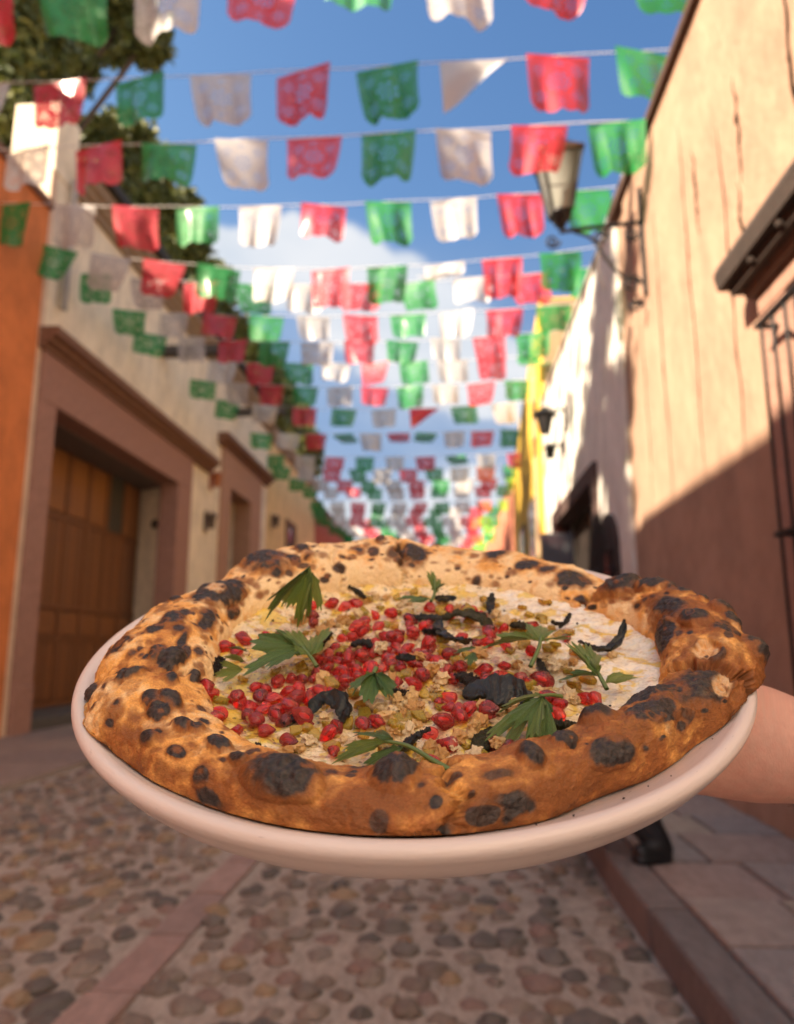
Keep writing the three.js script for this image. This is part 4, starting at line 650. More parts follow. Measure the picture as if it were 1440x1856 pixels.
{
  const r = rng(520), shapes = [];
  for (let k = 0; k < 6; k++) { const g = new THREE.IcosahedronGeometry(1, 3), p = g.attributes.position, so = k * 9.1; for (let i = 0; i < p.count; i++) { const v = V3().fromBufferAttribute(p, i), d = 0.85 + 0.42 * n3(v.x * 1.1 + so, v.y * 1.1, v.z * 1.1) + 0.16 * n3(v.x * 3.2 + so, v.y * 3.2, v.z * 3.2); p.setXYZ(i, v.x * d * 0.0040, v.y * d * 0.0026, v.z * d * 0.0032); } let m = mergeVertices(new THREE.BufferGeometry().setAttribute('position', p), 1e-7); m = toCreasedNormals(m, 0.95); const q = m.attributes.position, uv = new Float32Array(q.count * 2); for (let i = 0; i < q.count; i++) { uv[i * 2] = q.getX(i) * 60 + q.getY(i) * 40; uv[i * 2 + 1] = q.getZ(i) * 60; } shapes.push(m.setAttribute('uv', new THREE.BufferAttribute(uv, 2))); }
  const nut = [[0.84, 0.54, 0.22], [0.88, 0.64, 0.32], [0.68, 0.37, 0.12], [0.90, 0.72, 0.44]].map((c) => mat(c, 0.38, { map: repeat(stoneTone, 1.5, 1.5), bumpMap: repeat(plasterBump, 2, 2), bumpScale: 0.0003, transmission: 0.12, thickness: 0.003, attenuationColor: new THREE.Color(1, 0.8, 0.4), attenuationDistance: 0.003 }));
  const list = cuts('-522,362 -482,317 -425,380 -371,343 -330,271 -511,187 -327,702 -334,453 725,-230 748,-263 777,-250 688,-196 -95,-485 -65,-467 -127,-425 128,-362 169,-424 155,-330 98,-264 -33,-628 8,-682 34,-708 -1,-760 70,-681 -70,-811 -39,-735 311,-879 336,-831 297,-925 126,-1016 171,-1079 205,-971 239,-971 -152,-125 -273,-89 -174,144 -439,25 -457,-51 -412,-426 -248,-545 619,-540 653,-568 730,-296 491,-678 526,-569 320,-1177 302,-1098 276,-1235 246,-1178 -18,-883 29,-882 63,-834 -381,-979 -415,-1046 -451,-1089 -487,-1131 -191,-1021 -231,-977 -341,-789 -130,-683 841,-196 895,-127 1050,-127 494,444 535,334 267,591 165,694 -77,646 -190,752 -263,775 468,60 371,-90 415,-524 448,-597 604,-328 559,-230 754,-567 770,-622 426,-730 375,-969 403,-1055 83,-1081 -58,-975 -561,26 -490,-125 -688,364 302,-423 337,-541 143,-514 98,-784 29,-600');
  for (let k = 0; k < 12; k++) list.push([rr(-0.065, 0.075, r), rr(-0.105, 0.07, r)]);
  list.forEach(([u, v], k) => { const s = k < 91 ? rr(0.75, 1.3, r) : rr(0.45, 0.9, r), h = stackUp(u, v, 0.0028 * s), o = mesh('walnut_piece', shapes[k % 6], nut[Math.floor(r() * 4)], pizza); o.position.copy(lie(u, v, 0.0016 * s + h * 0.8)); o.position.y += 0.0165; o.rotation.set(rr(-0.6, 0.6, r), rr(0, 6.28, r), rr(-0.6, 0.6, r)); o.scale.setScalar(s); });
  // chopped yellow-green pepper
  const dice = []; for (let k = 0; k < 5; k++) { const g = new RoundedBoxGeometry(0.0062, 0.0030, 0.0054, 2, 0.0009), p = g.attributes.position; for (let i = 0; i < p.count; i++) { const x = p.getX(i), y = p.getY(i), z = p.getZ(i); p.setXYZ(i, x + 0.0009 * n3(x * 300 + k * 5, y * 300, z * 300) + 0.10 * z * (k - 2), y + 0.0008 * n3(x * 260, z * 260 + k * 7, 3), z * (1 + 60 * x * (k % 2 ? 1 : -1))); } g.computeVertexNormals(); dice.push(g); }
  const pep = [[0.62, 0.42, 0.02], [0.52, 0.44, 0.04], [0.70, 0.40, 0.015], [0.42, 0.40, 0.06]].map((c) => mat([0.93, 0.66, 0.10], 0.12, { transmission: 0.72, thickness: 0.004, ior: 1.36, attenuationColor: new THREE.Color().setRGB(...c), attenuationDistance: 0.0022 }));
  const plist = cuts('-362,-487 -244,-574 -196,-657 -362,-298 -368,186 -265,271 -156,314 -103,498 -212,597 -306,500 -48,-394 -9,-362 -68,-297 92,-571 144,-627 37,-785 74,-809 15,-834 -22,-810 170,-680 -87,-907 -225,-1106 -282,-1022 -50,-1083 843,-752 860,-786 793,-481 748,-522 639,-676 584,-511 522,-482 325,-1077 283,-1014 350,-1013 -118,751 -16,859 165,495 247,355 327,354 584,352 690,441 759,350 794,262 599,180 531,99 873,-91 922,-55 343,-679 -483,-331 -552,-265 -362,-658 -366,-934 -409,-887 -175,-736 -99,-761 127,-1080 86,-1181 36,-1018 643,-1051 594,-1010 508,638 442,690 -851,-662 -810,-428 -666,-331 -606,188 -491,65 182,-90 253,-196 307,-264 792,-328 750,-54 613,21');
  for (let k = 0; k < 48; k++) plist.push([rr(-0.05, 0.095, r), rr(-0.10, 0.078, r)]);
  plist.forEach(([u, v], k) => { const s = rr(0.7, 1.15, r), h = stackUp(u, v, 0.0026 * s), o = mesh('pepper_piece', dice[k % 5], pep[Math.floor(r() * 4)], pizza); o.position.copy(lie(u, v, 0.0014 + h * 0.8)); o.position.y += 0.0165; o.rotation.set(rr(-0.5, 0.5, r), rr(0, 6.28, r), rr(-0.5, 0.5, r)); o.scale.setScalar(s); });
  // crumbs too fine to count
  const im = new THREE.InstancedMesh(shapes[2], nut[1], 240); im.name = 'walnut_crumbs'; im.userData.kind = 'stuff'; im.castShadow = im.receiveShadow = true; const m4 = new THREE.Matrix4(), q = new THREE.Quaternion(), e = new THREE.Euler();
  for (let k = 0; k < 240; k++) { const a = r() * 6.28, d = 0.092 * Math.pow(r(), 0.6), u = d * Math.cos(a) * 0.95 - 0.004, v = d * Math.sin(a) - 0.02, s = rr(0.10, 0.34, r); im.setMatrixAt(k, m4.compose(lie(u, v, 0.0006).add(V3(0, 0.0165, 0)), q.setFromEuler(e.set(r() * 6, r() * 6, r() * 6)), V3(s, s, s))); }
  pizza.add(im);
  const bits = new THREE.InstancedMesh(shapes[4], mat([0.022, 0.018, 0.016], 0.7), 46); bits.name = 'burnt_crumbs'; bits.userData.kind = 'stuff'; bits.castShadow = true;
  for (let k = 0; k < 46; k++) { let u, v, h; if (k < 7) { const a = (-62 + rr(-22, 26, r)) / 57.3, d = rr(0.1575, 0.164, r); u = d * Math.cos(a); v = d * Math.sin(a); h = plateTop(d) + 0.0001; } else { u = rr(-0.09, 0.1, r); v = rr(-0.1, 0.08, r); h = cheeseH(u, v) + 0.0004; } const s = k < 7 ? rr(0.06, 0.13, r) : rr(0.12, 0.30, r); bits.setMatrixAt(k, m4.compose(local(u, v, h + 0.0165), q.setFromEuler(e.set(r() * 6, r() * 6, r() * 6)), V3(s, s * 0.7, s))); }
  pizza.add(bits);
}
{
  // roasted dark pepper strips: flat, glossy, puckered ribbons
  const stripM = [mat([0.013, 0.016, 0.014], 0.24, { bumpMap: repeat(plasterBump, 4, 2), bumpScale: 0.0012, clearcoat: 0.4, clearcoatRoughness: 0.2 }), mat([0.050, 0.046, 0.016], 0.34, { bumpMap: repeat(plasterBump, 4, 2), bumpScale: 0.0012 }), mat([0.020, 0.013, 0.010], 0.3, { bumpMap: repeat(plasterBump, 4, 2), bumpScale: 0.0012 })];
  function strip(pts, w, th, m, seed, lifts) {
    const r = rng(seed), c = new THREE.CatmullRomCurve3(pts.map(([u, v], i) => { const q = lie(u / 1e4, v / 1e4, 0.0025 + (lifts ? lifts[i] : 0.001 * Math.sin(i * 2 + seed))); return q; })), tw = rr(-1.2, 1.2, r), t0 = rr(-0.5, 0.5, r);
    const g = gridGeo(56, 20, (a, b) => {
      const p = c.getPoint(a), tn = c.getTangent(a), side = V3(0, 1, 0).cross(tn).normalize(), up = tn.clone().cross(side).normalize(), an = b * 2 * Math.PI, k = Math.pow(Math.sin(Math.PI * clamp(a, 0.015, 0.985)), 0.45), t = t0 + tw * a;
      const x = Math.cos(an) * w * k * (1 + 0.25 * n2(a * 5, seed)), y = Math.sin(an) * th * k + 0.25 * w * k * Math.cos(an * 2) * 0.5 + 0.0011 * n3(Math.cos(an) + a * 9, Math.sin(an), seed) + 0.0007 * n3(Math.cos(an) * 2.5 + a * 26, Math.sin(an) * 2.5, seed + 5);
      return p.addScaledVector(side, x * Math.cos(t) - y * Math.sin(t)).addScaledVector(up, x * Math.sin(t) + y * Math.cos(t));
    }, false, true);
    put('pepper_strip', g, m, 'dark roasted pepper strip');
  }
  strip([[151, 259], [161, 93], [212, -1], [285, -47], [316, -2]], 0.0046, 0.0011, stripM[0], 1, [0.004, 0.003, 0.003, 0.003, 0.001]);
  strip([[166, 285], [263, 346], [388, 275], [460, 172]], 0.0040, 0.0011, stripM[1], 2, [0.003, 0.005, 0.004, 0.001]);
  strip([[905, 11], [963, -64], [1041, -100], [1116, -20], [1164, 103]], 0.0030, 0.0010, stripM[0], 3, [0.001, 0.001, 0.002, 0.005, 0.009]);
  strip([[275, -650], [372, -601], [469, -644], [580, -715]], 0.0080, 0.0022, stripM[0], 4, [0.002, 0.004, 0.003, 0.001]);
  strip([[-413, -798], [-376, -726], [-299, -736], [-253, -807], [-257, -866]], 0.0042, 0.0011, stripM[0], 5, [0.001, 0.004, 0.005, 0.003, 0]);
  strip([[-69, -1108], [6, -1086], [59, -1026], [125, -975]], 0.0026, 0.0010, stripM[0], 6, [0.001, 0.002, 0.003, 0.004]);
  strip([[-102, -559], [-22, -592], [67, -581]], 0.0022, 0.0009, stripM[2], 7);
  strip([[598, -894], [680, -883], [784, -891]], 0.0046, 0.0016, stripM[1], 8);
  strip([[-499, -119], [-468, -75], [-425, -18]], 0.0026, 0.0009, stripM[0], 9, [0.002, 0.004, 0.007]);
  strip([[-953, -466], [-961, -367], [-935, -311]], 0.0032, 0.0010, stripM[2], 10, [0, 0.003, 0.004]);
  strip([[-594, -1161], [-581, -1128], [-566, -1078]], 0.0022, 0.0009, stripM[0], 11);
  strip([[-440, 815], [-377, 770], [-320, 700]], 0.0040, 0.0012, stripM[0], 12, [0.004, 0.003, 0.001]);
  strip([[-46, 386], [69, 367], [199, 393]], 0.0038, 0.0011, stripM[0], 13);
  strip([[250, -383], [300, -486], [350, -545]], 0.0050, 0.0014, stripM[2], 14, [0.001, 0.003, 0.002]);
  strip([[658, -219], [672, -318], [692, -431]], 0.0024, 0.0009, stripM[0], 15);
  strip([[1062, -629], [1117, -607], [1180, -601]], 0.0010, 0.0005, stripM[2], 16, [-0.002, -0.002, -0.002]);
  strip([[455, 436], [469, 560], [482, 661]], 0.0026, 0.0009, stripM[0], 17, [0.001, 0.003, 0.006]);
  strip([[302, -1100], [351, -987], [402, -896]], 0.0042, 0.0013, stripM[1], 18);
  strip([[800, 306], [852, 236], [905, 305]], 0.0028, 0.0009, stripM[0], 19, [0.001, 0.002, 0.006]);
  strip([[580, -930], [600, -1000], [560, -1040]], 0.0050, 0.0014, stripM[0], 20);
  strip([[-300, -180], [-240, -150], [-190, -190]], 0.0030, 0.0010, stripM[0], 22, [0.006, 0.007, 0.006]);
  strip([[60, 90], [110, 60], [170, 80]], 0.0026, 0.0010, stripM[2], 23, [0.004, 0.004, 0.002]);
  strip([[560, 250], [610, 200], [640, 140]], 0.0030, 0.0010, stripM[1], 24, [0.001, 0.003, 0.003]);
  strip([[-60, -300], [-10, -330], [40, -310]], 0.0022, 0.0009, stripM[0], 25, [0.006, 0.006, 0.006]);
  strip([[120, 690], [190, 660], [260, 690]], 0.0030, 0.0011, stripM[0], 26, [0.002, 0.003, 0.002]);
  strip([[-520, -870], [-495, -800], [-505, -760]], 0.0034, 0.0011, stripM[0], 21);
}
{
  // parsley: leaflets fan out from a stalk in toothed lobes
  const P = (c, r) => mat(c, r, { side: THREE.DoubleSide, transmission: 0.22, bumpMap: repeat(plasterBump, 2, 2), bumpScale: 0.0005 });
  const green = [P([0.135, 0.205, 0.026], 0.34), P([0.075, 0.150, 0.028], 0.30), P([0.20, 0.255, 0.050], 0.38)], stalkM = mat([0.10, 0.15, 0.035], 0.4);
  function leaflet(B, T, wide, roll, seed, lobes = 3, cup = 0.18) {
    const r = rng(seed), b = local(...B), t = local(...T), L = b.distanceTo(t), f = t.clone().sub(b).normalize(), side = f.clone().cross(V3(0, 1, 0)).normalize(), up = side.clone().cross(f).normalize();
    side.applyAxisAngle(f, roll); up.applyAxisAngle(f, roll);
    const span = 1.15 * wide, bend = rr(0.10, 0.48, r), wav = rr(0, 6, r), dir = []; for (let k = 0; k < lobes; k++) dir.push([(k - (lobes - 1) / 2) * (1.75 * span / Math.max(1, lobes - 1)) * 0.5 + rr(-0.05, 0.05, r), k === (lobes - 1) / 2 ? 1 : rr(0.74, 0.90, r)]);
    return gridGeo(96, 16, (a, q) => {
      const ph = (a - 0.5) * 2 * span; let R0 = 0.24, best = 9;
      for (const [d, l] of dir) { const x = Math.abs(ph - d) / (0.62 * span / lobes * 1.35); const s = Math.max(0, 1 - x * x * 0.8); R0 = Math.max(R0, l * (0.30 + 0.70 * Math.pow(s, 0.8))); best = Math.min(best, Math.abs(ph - d)); }
      const e = 1 - 0.35 * Math.pow(Math.abs(2 * a - 1), 5); R0 *= e;
      const tooth = ((a * lobes * 5 + 0.5) % 1), rad = R0 * (1 - 0.17 * Math.abs(tooth - 0.5) * 2) * q;
      const x = Math.sin(ph) * rad * L, y = Math.cos(ph) * rad * L, vein = Math.exp(-((best / 0.05) ** 2)) * 0.022, fold = cup * Math.abs(x) - bend * (y / L) ** 2 * L * 0.8 + vein * L * (1 - q) + 0.065 * L * Math.sin(ph * 4.3 + wav) * q * q + 0.02 * L * Math.sin(ph * 17 + wav * 3) * q * q * q + bend * 0.25 * y;
      return b.clone().addScaledVector(f, y).addScaledVector(side, x).addScaledVector(up, fold);
    });
  }
  function stalk(pts, r0, r1) { const c = new THREE.CatmullRomCurve3(pts.map((q) => local(...q))); return gridGeo(24, 8, (a, b) => { const p = c.getPoint(a), tn = c.getTangent(a), s = V3(0, 1, 0.01).cross(tn).normalize(), u = tn.clone().cross(s), rad = lerp(r0, r1, a), an = b * 6.2832; return p.addScaledVector(s, Math.cos(an) * rad).addScaledVector(u, Math.sin(an) * rad * 0.8); }, false, true); }
  let n = 0;
  function sprigOf(label, stem, leaves) {
    const o = new THREE.Group(); o.name = 'parsley_leaf'; o.userData.label = label; o.position.y = 0.0165; pizza.add(o);
    if (stem) mesh('stem', stalk(stem, 0.0012, 0.0008), stalkM, o);
    for (const [B, T, w, roll, c = 0, lobes = 3, cup = 0.18] of leaves) mesh('leaflet', leaflet(B, T, w, roll, 700 + n++, lobes, cup), green[c], o);
  }
  sprigOf('parsley leaf standing folded against the back crust', [[-0.0575, 0.0215, 0.034], [-0.0585, 0.019, 0.022], [-0.060, 0.016, 0.012]], [
    [[-0.0565, 0.022, 0.035], [-0.083, 0.0115, 0.006], 0.62, 0.5, 1, 3, 0.45], [[-0.0565, 0.0215, 0.033], [-0.0655, 0.008, 0.003], 0.55, -0.3, 0, 3, 0.4], [[-0.056, 0.0215, 0.032], [-0.0555, 0.010, 0.004], 0.45, -0.9, 2, 3, 0.5], [[-0.060, 0.022, 0.030], [-0.075, 0.017, 0.013], 0.6, 0.9, 2, 3, 0.3]]);
  sprigOf('parsley leaf with broad toothed lobes among the seeds', [[-0.0435, -0.0445, 0.005], [-0.048, -0.0385, 0.008], [-0.053, -0.032, 0.010]], [
    [[-0.0475, -0.0385, 0.008], [-0.0615, -0.004, 0.012], 1.05, 0.15, 0, 5, 0.12], [[-0.053, -0.033, 0.010], [-0.0815, -0.0475, 0.007], 1.0, -0.25, 1, 3, 0.2], [[-0.056, -0.028, 0.010], [-0.0785, -0.018, 0.012], 0.6, 0.3, 1, 3, 0.3]]);
  sprigOf('small dull parsley bits beside the left crust', null, [[[-0.082, -0.030, 0.006], [-0.094, -0.024, 0.008], 0.6, 0.5, 1, 3], [[-0.080, -0.046, 0.004], [-0.093, -0.052, 0.004], 0.8, -0.7, 2, 3, 0.4], [[-0.0795, -0.042, 0.006], [-0.0905, -0.0425, 0.010], 0.5, 0.9, 2, 3, 0.4]]);
  sprigOf('small three-lobed parsley leaf at the middle front', [[-0.0135, -0.0545, 0.009], [-0.0145, -0.060, 0.008], [-0.0148, -0.064, 0.008]], [
    [[-0.0140, -0.0600, 0.009], [-0.0150, -0.0810, 0.005], 1.15, 0.0, 1, 3, 0.1], [[-0.0140, -0.0600, 0.009], [-0.0255, -0.0695, 0.005], 0.8, 0.3, 0, 3, 0.2], [[-0.0140, -0.0600, 0.009], [-0.0035, -0.0715, 0.005], 0.8, -0.3, 1, 3, 0.2]]);
  sprigOf('parsley leaf near the back with one upright lobe', [[0.0105, 0.049, 0.004], [0.0125, 0.058, 0.006], [0.0125, 0.067, 0.012]], [
    [[0.0130, 0.0600, 0.005], [0.0115, 0.0740, 0.017], 0.7, 0.5, 0, 3, 0.3], [[0.0120, 0.0600, 0.006], [0.0195, 0.0640, 0.012], 0.6, -0.4, 1, 3, 0.3], [[0.010, 0.0500, 0.005], [-0.0115, 0.0490, 0.006], 0.85, 0.1, 1, 3, 0.15]]);
  sprigOf('parsley leaf with a wide dark lobe right of the middle', [[0.0600, -0.040, 0.003], [0.0655, -0.0285, 0.008], [0.0675, -0.020, 0.010]], [
    [[0.0650, -0.0235, 0.010], [0.0345, -0.0225, 0.008], 0.85, 0.2, 0, 3, 0.2], [[0.0665, -0.0245, 0.009], [0.0705, -0.0025, 0.013], 0.85, -0.1, 0, 3, 0.2], [[0.0665, -0.0245, 0.009], [0.0850, -0.0130, 0.008], 0.7, -0.3, 2, 3, 0.25], [[0.0345, -0.0245, 0.006], [0.0205, -0.0290, 0.004], 0.8, 0.2, 1, 3, 0.2], [[0.0330, -0.0300, 0.006], [0.0300, -0.0405, 0.004], 0.8, 0.2, 1, 3, 0.2]]);
  sprigOf('parsley leaf reaching over the white cheese at the right', [[0.0915, -0.0635, 0.003], [0.0895, -0.0535, 0.006], [0.0860, -0.0420, 0.010]], [
    [[0.0890, -0.0560, 0.006], [0.0805, -0.0275, 0.014], 0.62, 0.1, 0, 3, 0.25], [[0.0890, -0.0570, 0.006], [0.0710, -0.0520, 0.006], 0.7, 0.2, 1, 3, 0.2], [[0.0915, -0.0600, 0.004], [0.1085, -0.0490, 0.005], 0.55, -0.2, 2, 3, 0.2], [[0.0885, -0.0530, 0.008], [0.0915, -0.0385, 0.011], 0.45, -0.5, 2, 3, 0.3]]);
  sprigOf('large three-part parsley leaf at the right front', [[0.0690, -0.0785, 0.007], [0.0640, -0.0810, 0.009], [0.0590, -0.0840, 0.010]], [
    [[0.0610, -0.0830, 0.010], [0.0385, -0.0880, 0.006], 0.75, 0.3, 2, 3, 0.2], [[0.0600, -0.0850, 0.010], [0.0385, -0.1170, 0.004], 0.62, 0.1, 0, 3, 0.2], [[0.0605, -0.0850, 0.010], [0.0500, -0.1190, 0.005], 0.66, -0.3, 1, 3, 0.25]]);
  sprigOf('long-stalked parsley leaf lying over the front crust', [[0.0243, -0.1392, 0.007], [0.0150, -0.1330, 0.009], [0.0040, -0.1240, 0.010], [-0.0060, -0.1190, 0.009]], [
    [[-0.0010, -0.1205, 0.010], [-0.0190, -0.1030, 0.006], 0.62, 0.1, 1, 3, 0.2], [[-0.0030, -0.1220, 0.010], [-0.0265, -0.1235, 0.006], 0.42, 0.1, 0, 3, 0.25], [[0.0030, -0.1255, 0.010], [-0.0140, -0.1345, 0.005], 0.75, 0.2, 1, 3, 0.15]]);
}

// ---------------------------------------------------------------- people: the arm that holds the plate, a passer-by beyond it
function field(lo, hi, cell, fn) {                     // the surface fn = 0 (fn < 0 inside) on a grid
  const size = Math.max(hi[0] - lo[0], hi[1] - lo[1], hi[2] - lo[2]), n = Math.min(150, Math.ceil(size / cell) + 4), half = n / 2, c = [0, 1, 2].map((k) => (lo[k] + hi[k]) / 2), sc = (n * cell) / 2;
  const mc = new MarchingCubes(n, new THREE.MeshBasicMaterial(), false, false, 600000); mc.isolation = 0;
  for (let z = 0; z < n; z++) for (let y = 0; y < n; y++) for (let x = 0; x < n; x++) mc.field[x + y * n + z * n * n] = -fn(c[0] + (x - half) / half * sc, c[1] + (y - half) / half * sc, c[2] + (z - half) / half * sc);
  mc.update();
  const p = mc.geometry.attributes.position.array.slice(0, mc.count * 3); for (let i = 0; i < p.length; i++) p[i] = c[i % 3] + p[i] * sc;
  let g = new THREE.BufferGeometry().setAttribute('position', new THREE.BufferAttribute(p, 3)); g = mergeVertices(g, cell * 0.02); g.computeVertexNormals();
  const q = g.attributes.position, uv = new Float32Array(q.count * 2); for (let i = 0; i < q.count; i++) { uv[i * 2] = q.getX(i) * 8 + q.getZ(i) * 3; uv[i * 2 + 1] = q.getY(i) * 8 + q.getZ(i) * 5; }
  return g.setAttribute('uv', new THREE.BufferAttribute(uv, 2));
}
const capsule = (x, y, z, a, b, ra, rb) => { const dx = b[0] - a[0], dy = b[1] - a[1], dz = b[2] - a[2], k = clamp(((x - a[0]) * dx + (y - a[1]) * dy + (z - a[2]) * dz) / (dx * dx + dy * dy + dz * dz + 1e-12)); return Math.hypot(x - a[0] - dx * k, y - a[1] - dy * k, z - a[2] - dz * k) - lerp(ra, rb, k); };
const smin = (a, b, k) => { const h = clamp(0.5 + 0.5 * (b - a) / k); return lerp(b, a, h) - k * h * (1 - h); };
const joined = (bones, k) => (x, y, z) => { let d = 9; for (const [a, b, ra, rb, kk] of bones) d = smin(d, capsule(x, y, z, a, b, ra, rb), kk ?? k); return d; };
const skinTone = tex(512, 512, (u, v) => { const s = 0.93 + 0.10 * tile(u, v, 1.2, 51, 4) + 0.05 * tile(u, v, 9, 5, 3), q = 0.06 * tile(u, v, 2.4, 77, 3); return [clamp(s + q * 0.3), clamp(s - q), clamp(s - q)]; }, true);
const skin = mat([0.66, 0.34, 0.255], 0.48, { map: skinTone, bumpMap: repeat(plasterBump, 3, 3), bumpScale: 0.00018, specularIntensity: 0.7 });
{
  const t = thing('person', 'bare forearm of the person holding the plate up from beneath', 'person', [0, 0, 0]);
  const L = (u, v, h) => { const p = PC.clone().add(V3(u, v * Math.sin(TILT), -v * Math.cos(TILT))).addScaledVector(PN, h); return [p.x, p.y, p.z]; };
  const wrist = L(0.176, -0.012, -0.052), elbow = [0.44, 0.902, -0.352];
  // forearm and hand are one body; the hand has its own finer grid
  const palm = [[wrist, L(0.118, 0.008, -0.056), 0.0228, 0.0185], [wrist, L(0.116, -0.022, -0.056), 0.0222, 0.0182], [L(0.118, 0.030, -0.054), L(0.090, 0.034, -0.0525), 0.0150, 0.0125], [L(0.118, 0.008, -0.056), L(0.088, 0.014, -0.054), 0.0190, 0.0140], [L(0.116, -0.022, -0.056), L(0.088, -0.010, -0.054), 0.0185, 0.0140], [L(0.117, -0.026, -0.055), L(0.090, -0.030, -0.053), 0.0165, 0.0130]];
  const fingers = [];
  [[0.090, 0.034, 0.050, 0.052], [0.086, 0.014, 0.032, 0.022], [0.086, -0.009, 0.030, -0.010], [0.090, -0.030, 0.046, -0.040]].forEach(([u, v, u2, v2], k) => { const m = [lerp(u, u2, 0.45), lerp(v, v2, 0.45)], q = [lerp(u, u2, 0.78), lerp(v, v2, 0.78)], r = k === 3 ? 0.0075 : 0.0088; fingers.push([L(u, v, -0.053), L(m[0], m[1], -0.0515), r + 0.0008, r, 0.006], [L(m[0], m[1], -0.0515), L(q[0], q[1], -0.0485), r, r - 0.0006, 0.004], [L(q[0], q[1], -0.0485), L(u2, v2, -0.0455), r - 0.0006, r - 0.0018, 0.004]); });
  fingers.push([L(0.135, 0.030, -0.052), L(0.118, 0.062, -0.048), 0.0125, 0.0105, 0.008], [L(0.118, 0.062, -0.048), L(0.100, 0.082, -0.044), 0.0103, 0.0080, 0.004]);
  const hand = joined([...palm, ...fingers], 0.010);
  const mid = [0, 1, 2].map((k) => lerp(wrist[k], elbow[k], 0.45));
  const arm = joined([[wrist, L(0.150, -0.008, -0.054), 0.0240, 0.0235], [wrist, mid, 0.0240, 0.0310], [mid, elbow, 0.0310, 0.0400]], 0.02);
  const whole = (x, y, z) => smin(hand(x, y, z), arm(x, y, z), 0.012);
  const lo = [0, 1, 2].map((k) => Math.min(wrist[k], elbow[k])), hi = [0, 1, 2].map((k) => Math.max(wrist[k], elbow[k]));
  const g = field([0.0, 0.83, -0.52], [0.50, 1.03, -0.28], 0.0036, whole);
  mesh('body', g, skin, t);
  const r = rng(88), hairs = []; for (let k = 0; k < 150; k++) { const s = rr(0.05, 0.6, r), a = rr(-2.6, 0.3, r), c = [0, 1, 2].map((i) => lerp(wrist[i], elbow[i], s)), rad = lerp(0.0240, 0.033, s); const n = V3(0, Math.sin(a), Math.cos(a)), p = V3(...c).addScaledVector(n, rad - 0.0004); hairs.push(tube([p, p.clone().addScaledVector(n, 0.0016).add(V3(-0.003, -0.0008, rr(-0.001, 0.001, r))), p.clone().addScaledVector(n, 0.002).add(V3(-0.0065, -0.0018, rr(-0.002, 0.002, r)))], 0.00006, 4, 3)); }
  const hair = mesh('arm_hair', merge(hairs), mat([0.16, 0.07, 0.035], 0.5), t); hair.userData.kind = 'stuff';
}
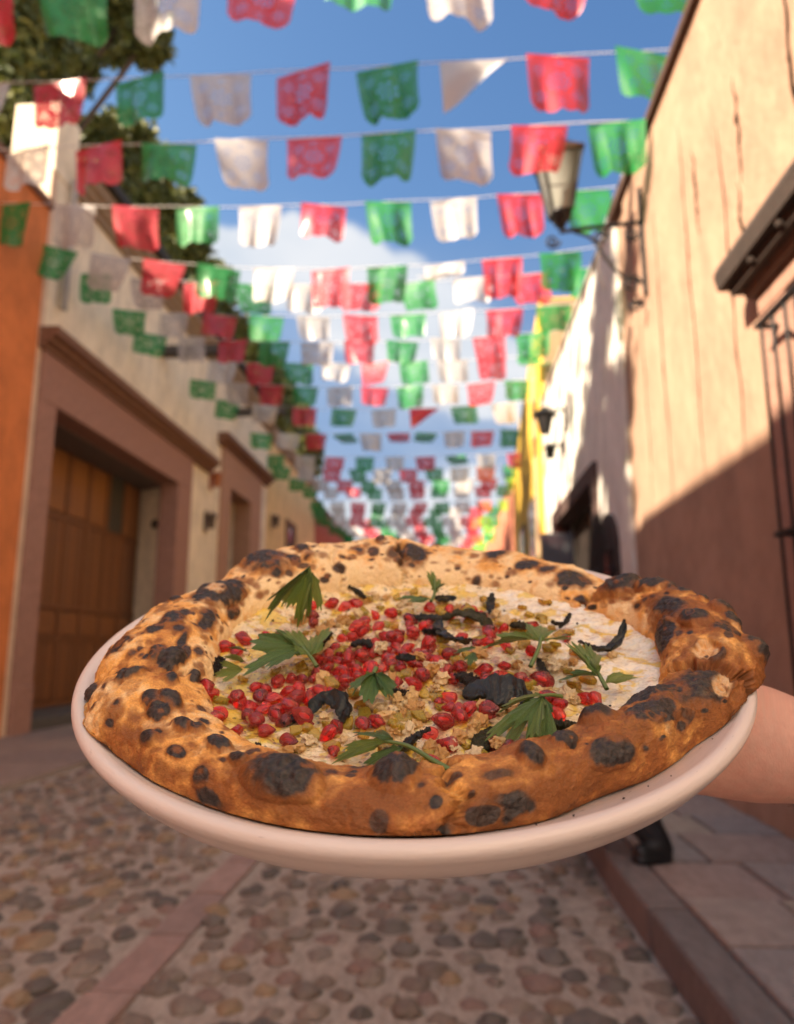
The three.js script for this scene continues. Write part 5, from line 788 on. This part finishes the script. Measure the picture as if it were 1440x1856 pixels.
{
  // somebody in black crouching on the pavement, hidden by the plate but for one boot
  const t = thing('person', 'crouching person in black on the pavement, hidden by the plate except one boot', 'person', [0.80, WALK, -3.58]);
  const cloth = mat([0.016, 0.016, 0.019], 0.85), hairM = mat([0.045, 0.030, 0.022], 0.5, { bumpMap: repeat(plasterBump, 6, 6), bumpScale: 0.01 }), bootM = mat([0.010, 0.010, 0.011], 0.5);
  const hip = [-0.06, 0.27, 0.0], neck = [-0.20, 0.74, 0.0], head = [-0.24, 0.85, 0.0];
  const legs = [[[-0.07, 0.26, 0.09], [-0.26, 0.44, 0.16], 0.075, 0.052], [[-0.26, 0.44, 0.16], [0.055, 0.09, 0.20], 0.052, 0.036], [[-0.07, 0.26, -0.09], [-0.36, 0.42, -0.12], 0.075, 0.052], [[-0.36, 0.42, -0.12], [-0.14, 0.09, -0.14], 0.052, 0.036]];
  const arms = [[[-0.17, 0.66, 0.15], [-0.24, 0.50, 0.19], 0.042, 0.034], [[-0.24, 0.50, 0.19], [-0.40, 0.47, 0.08], 0.034, 0.026], [[-0.17, 0.66, -0.15], [-0.24, 0.50, -0.17], 0.042, 0.034], [[-0.24, 0.50, -0.17], [-0.40, 0.46, -0.05], 0.034, 0.026]];
  const hands = [[[-0.40, 0.47, 0.08], [-0.47, 0.465, 0.04], 0.026, 0.018], [[-0.40, 0.46, -0.05], [-0.47, 0.455, -0.02], 0.026, 0.018]];
  const torso = [[hip, [-0.09, 0.42, 0], 0.12, 0.105], [[-0.09, 0.42, 0], [-0.15, 0.60, 0], 0.105, 0.115], [[-0.17, 0.66, -0.12], [-0.17, 0.66, 0.12], 0.058, 0.058], [[-0.15, 0.60, 0], neck, 0.11, 0.052]];
  mesh('body', field([-0.60, 0, -0.35], [0.25, 1.02, 0.35], 0.0115, joined([...torso, ...legs, ...arms, ...hands, [neck, head, 0.050, 0.055], [[-0.235, 0.90, 0], [-0.26, 0.85, 0], 0.088, 0.074]], 0.05)), skin, t);
  const grow = (l, d) => l.map(([a, b, ra, rb]) => [a, b, ra + d, rb + d]);
  mesh('jacket', field([-0.55, 0.12, -0.35], [0.25, 0.85, 0.35], 0.0115, joined([...grow(torso, 0.016), ...grow(arms, 0.014)], 0.05)), cloth, t);
  mesh('trousers', field([-0.55, 0.02, -0.35], [0.25, 0.60, 0.35], 0.0115, joined([[[-0.06, 0.27, -0.02], [-0.06, 0.27, 0.02], 0.135, 0.135], ...grow(legs, 0.020)], 0.05)), cloth, t);
  mesh('hair', field([-0.48, 0.66, -0.22], [0.0, 1.04, 0.22], 0.009, (() => { const f = joined([[[-0.222, 0.905, 0], [-0.19, 0.85, 0], 0.102, 0.092], [[-0.19, 0.85, 0], [-0.16, 0.74, 0], 0.086, 0.05]], 0.05); return (x, y, z) => Math.max(f(x, y, z) + 0.006 * n3(x * 45, y * 16, z * 45), -0.295 - x); })()), hairM, t);
  const boot = (a, toe, heel) => field([a[0] - 0.26, -0.02, a[2] - 0.16], [a[0] + 0.2, 0.30, a[2] + 0.16], 0.007, (() => { const f = joined([[[a[0] - 0.05, 0.24, a[2] - 0.02], [a[0], 0.09, a[2]], 0.052, 0.046], [[a[0], 0.08, a[2]], heel, 0.045, 0.042], [heel, toe, 0.042, 0.036]], 0.03), sole = joined([[[heel[0], 0.016, heel[2]], [toe[0], 0.016, toe[2]], 0.047, 0.042]], 0.01); return (x, y, z) => Math.max(Math.min(f(x, y, z), Math.max(sole(x, y, z), y - 0.024)), -y, y - 0.245); })());
  mesh('boot', boot([0.065, 0.09, 0.20], [-0.010, 0.038, 0.250], [0.080, 0.046, 0.205]), bootM, t);
  mesh('boot', boot([-0.14, 0.09, -0.14], [-0.29, 0.038, -0.13], [-0.13, 0.046, -0.14]), bootM, t);
}

renderer.render(scene, camera);
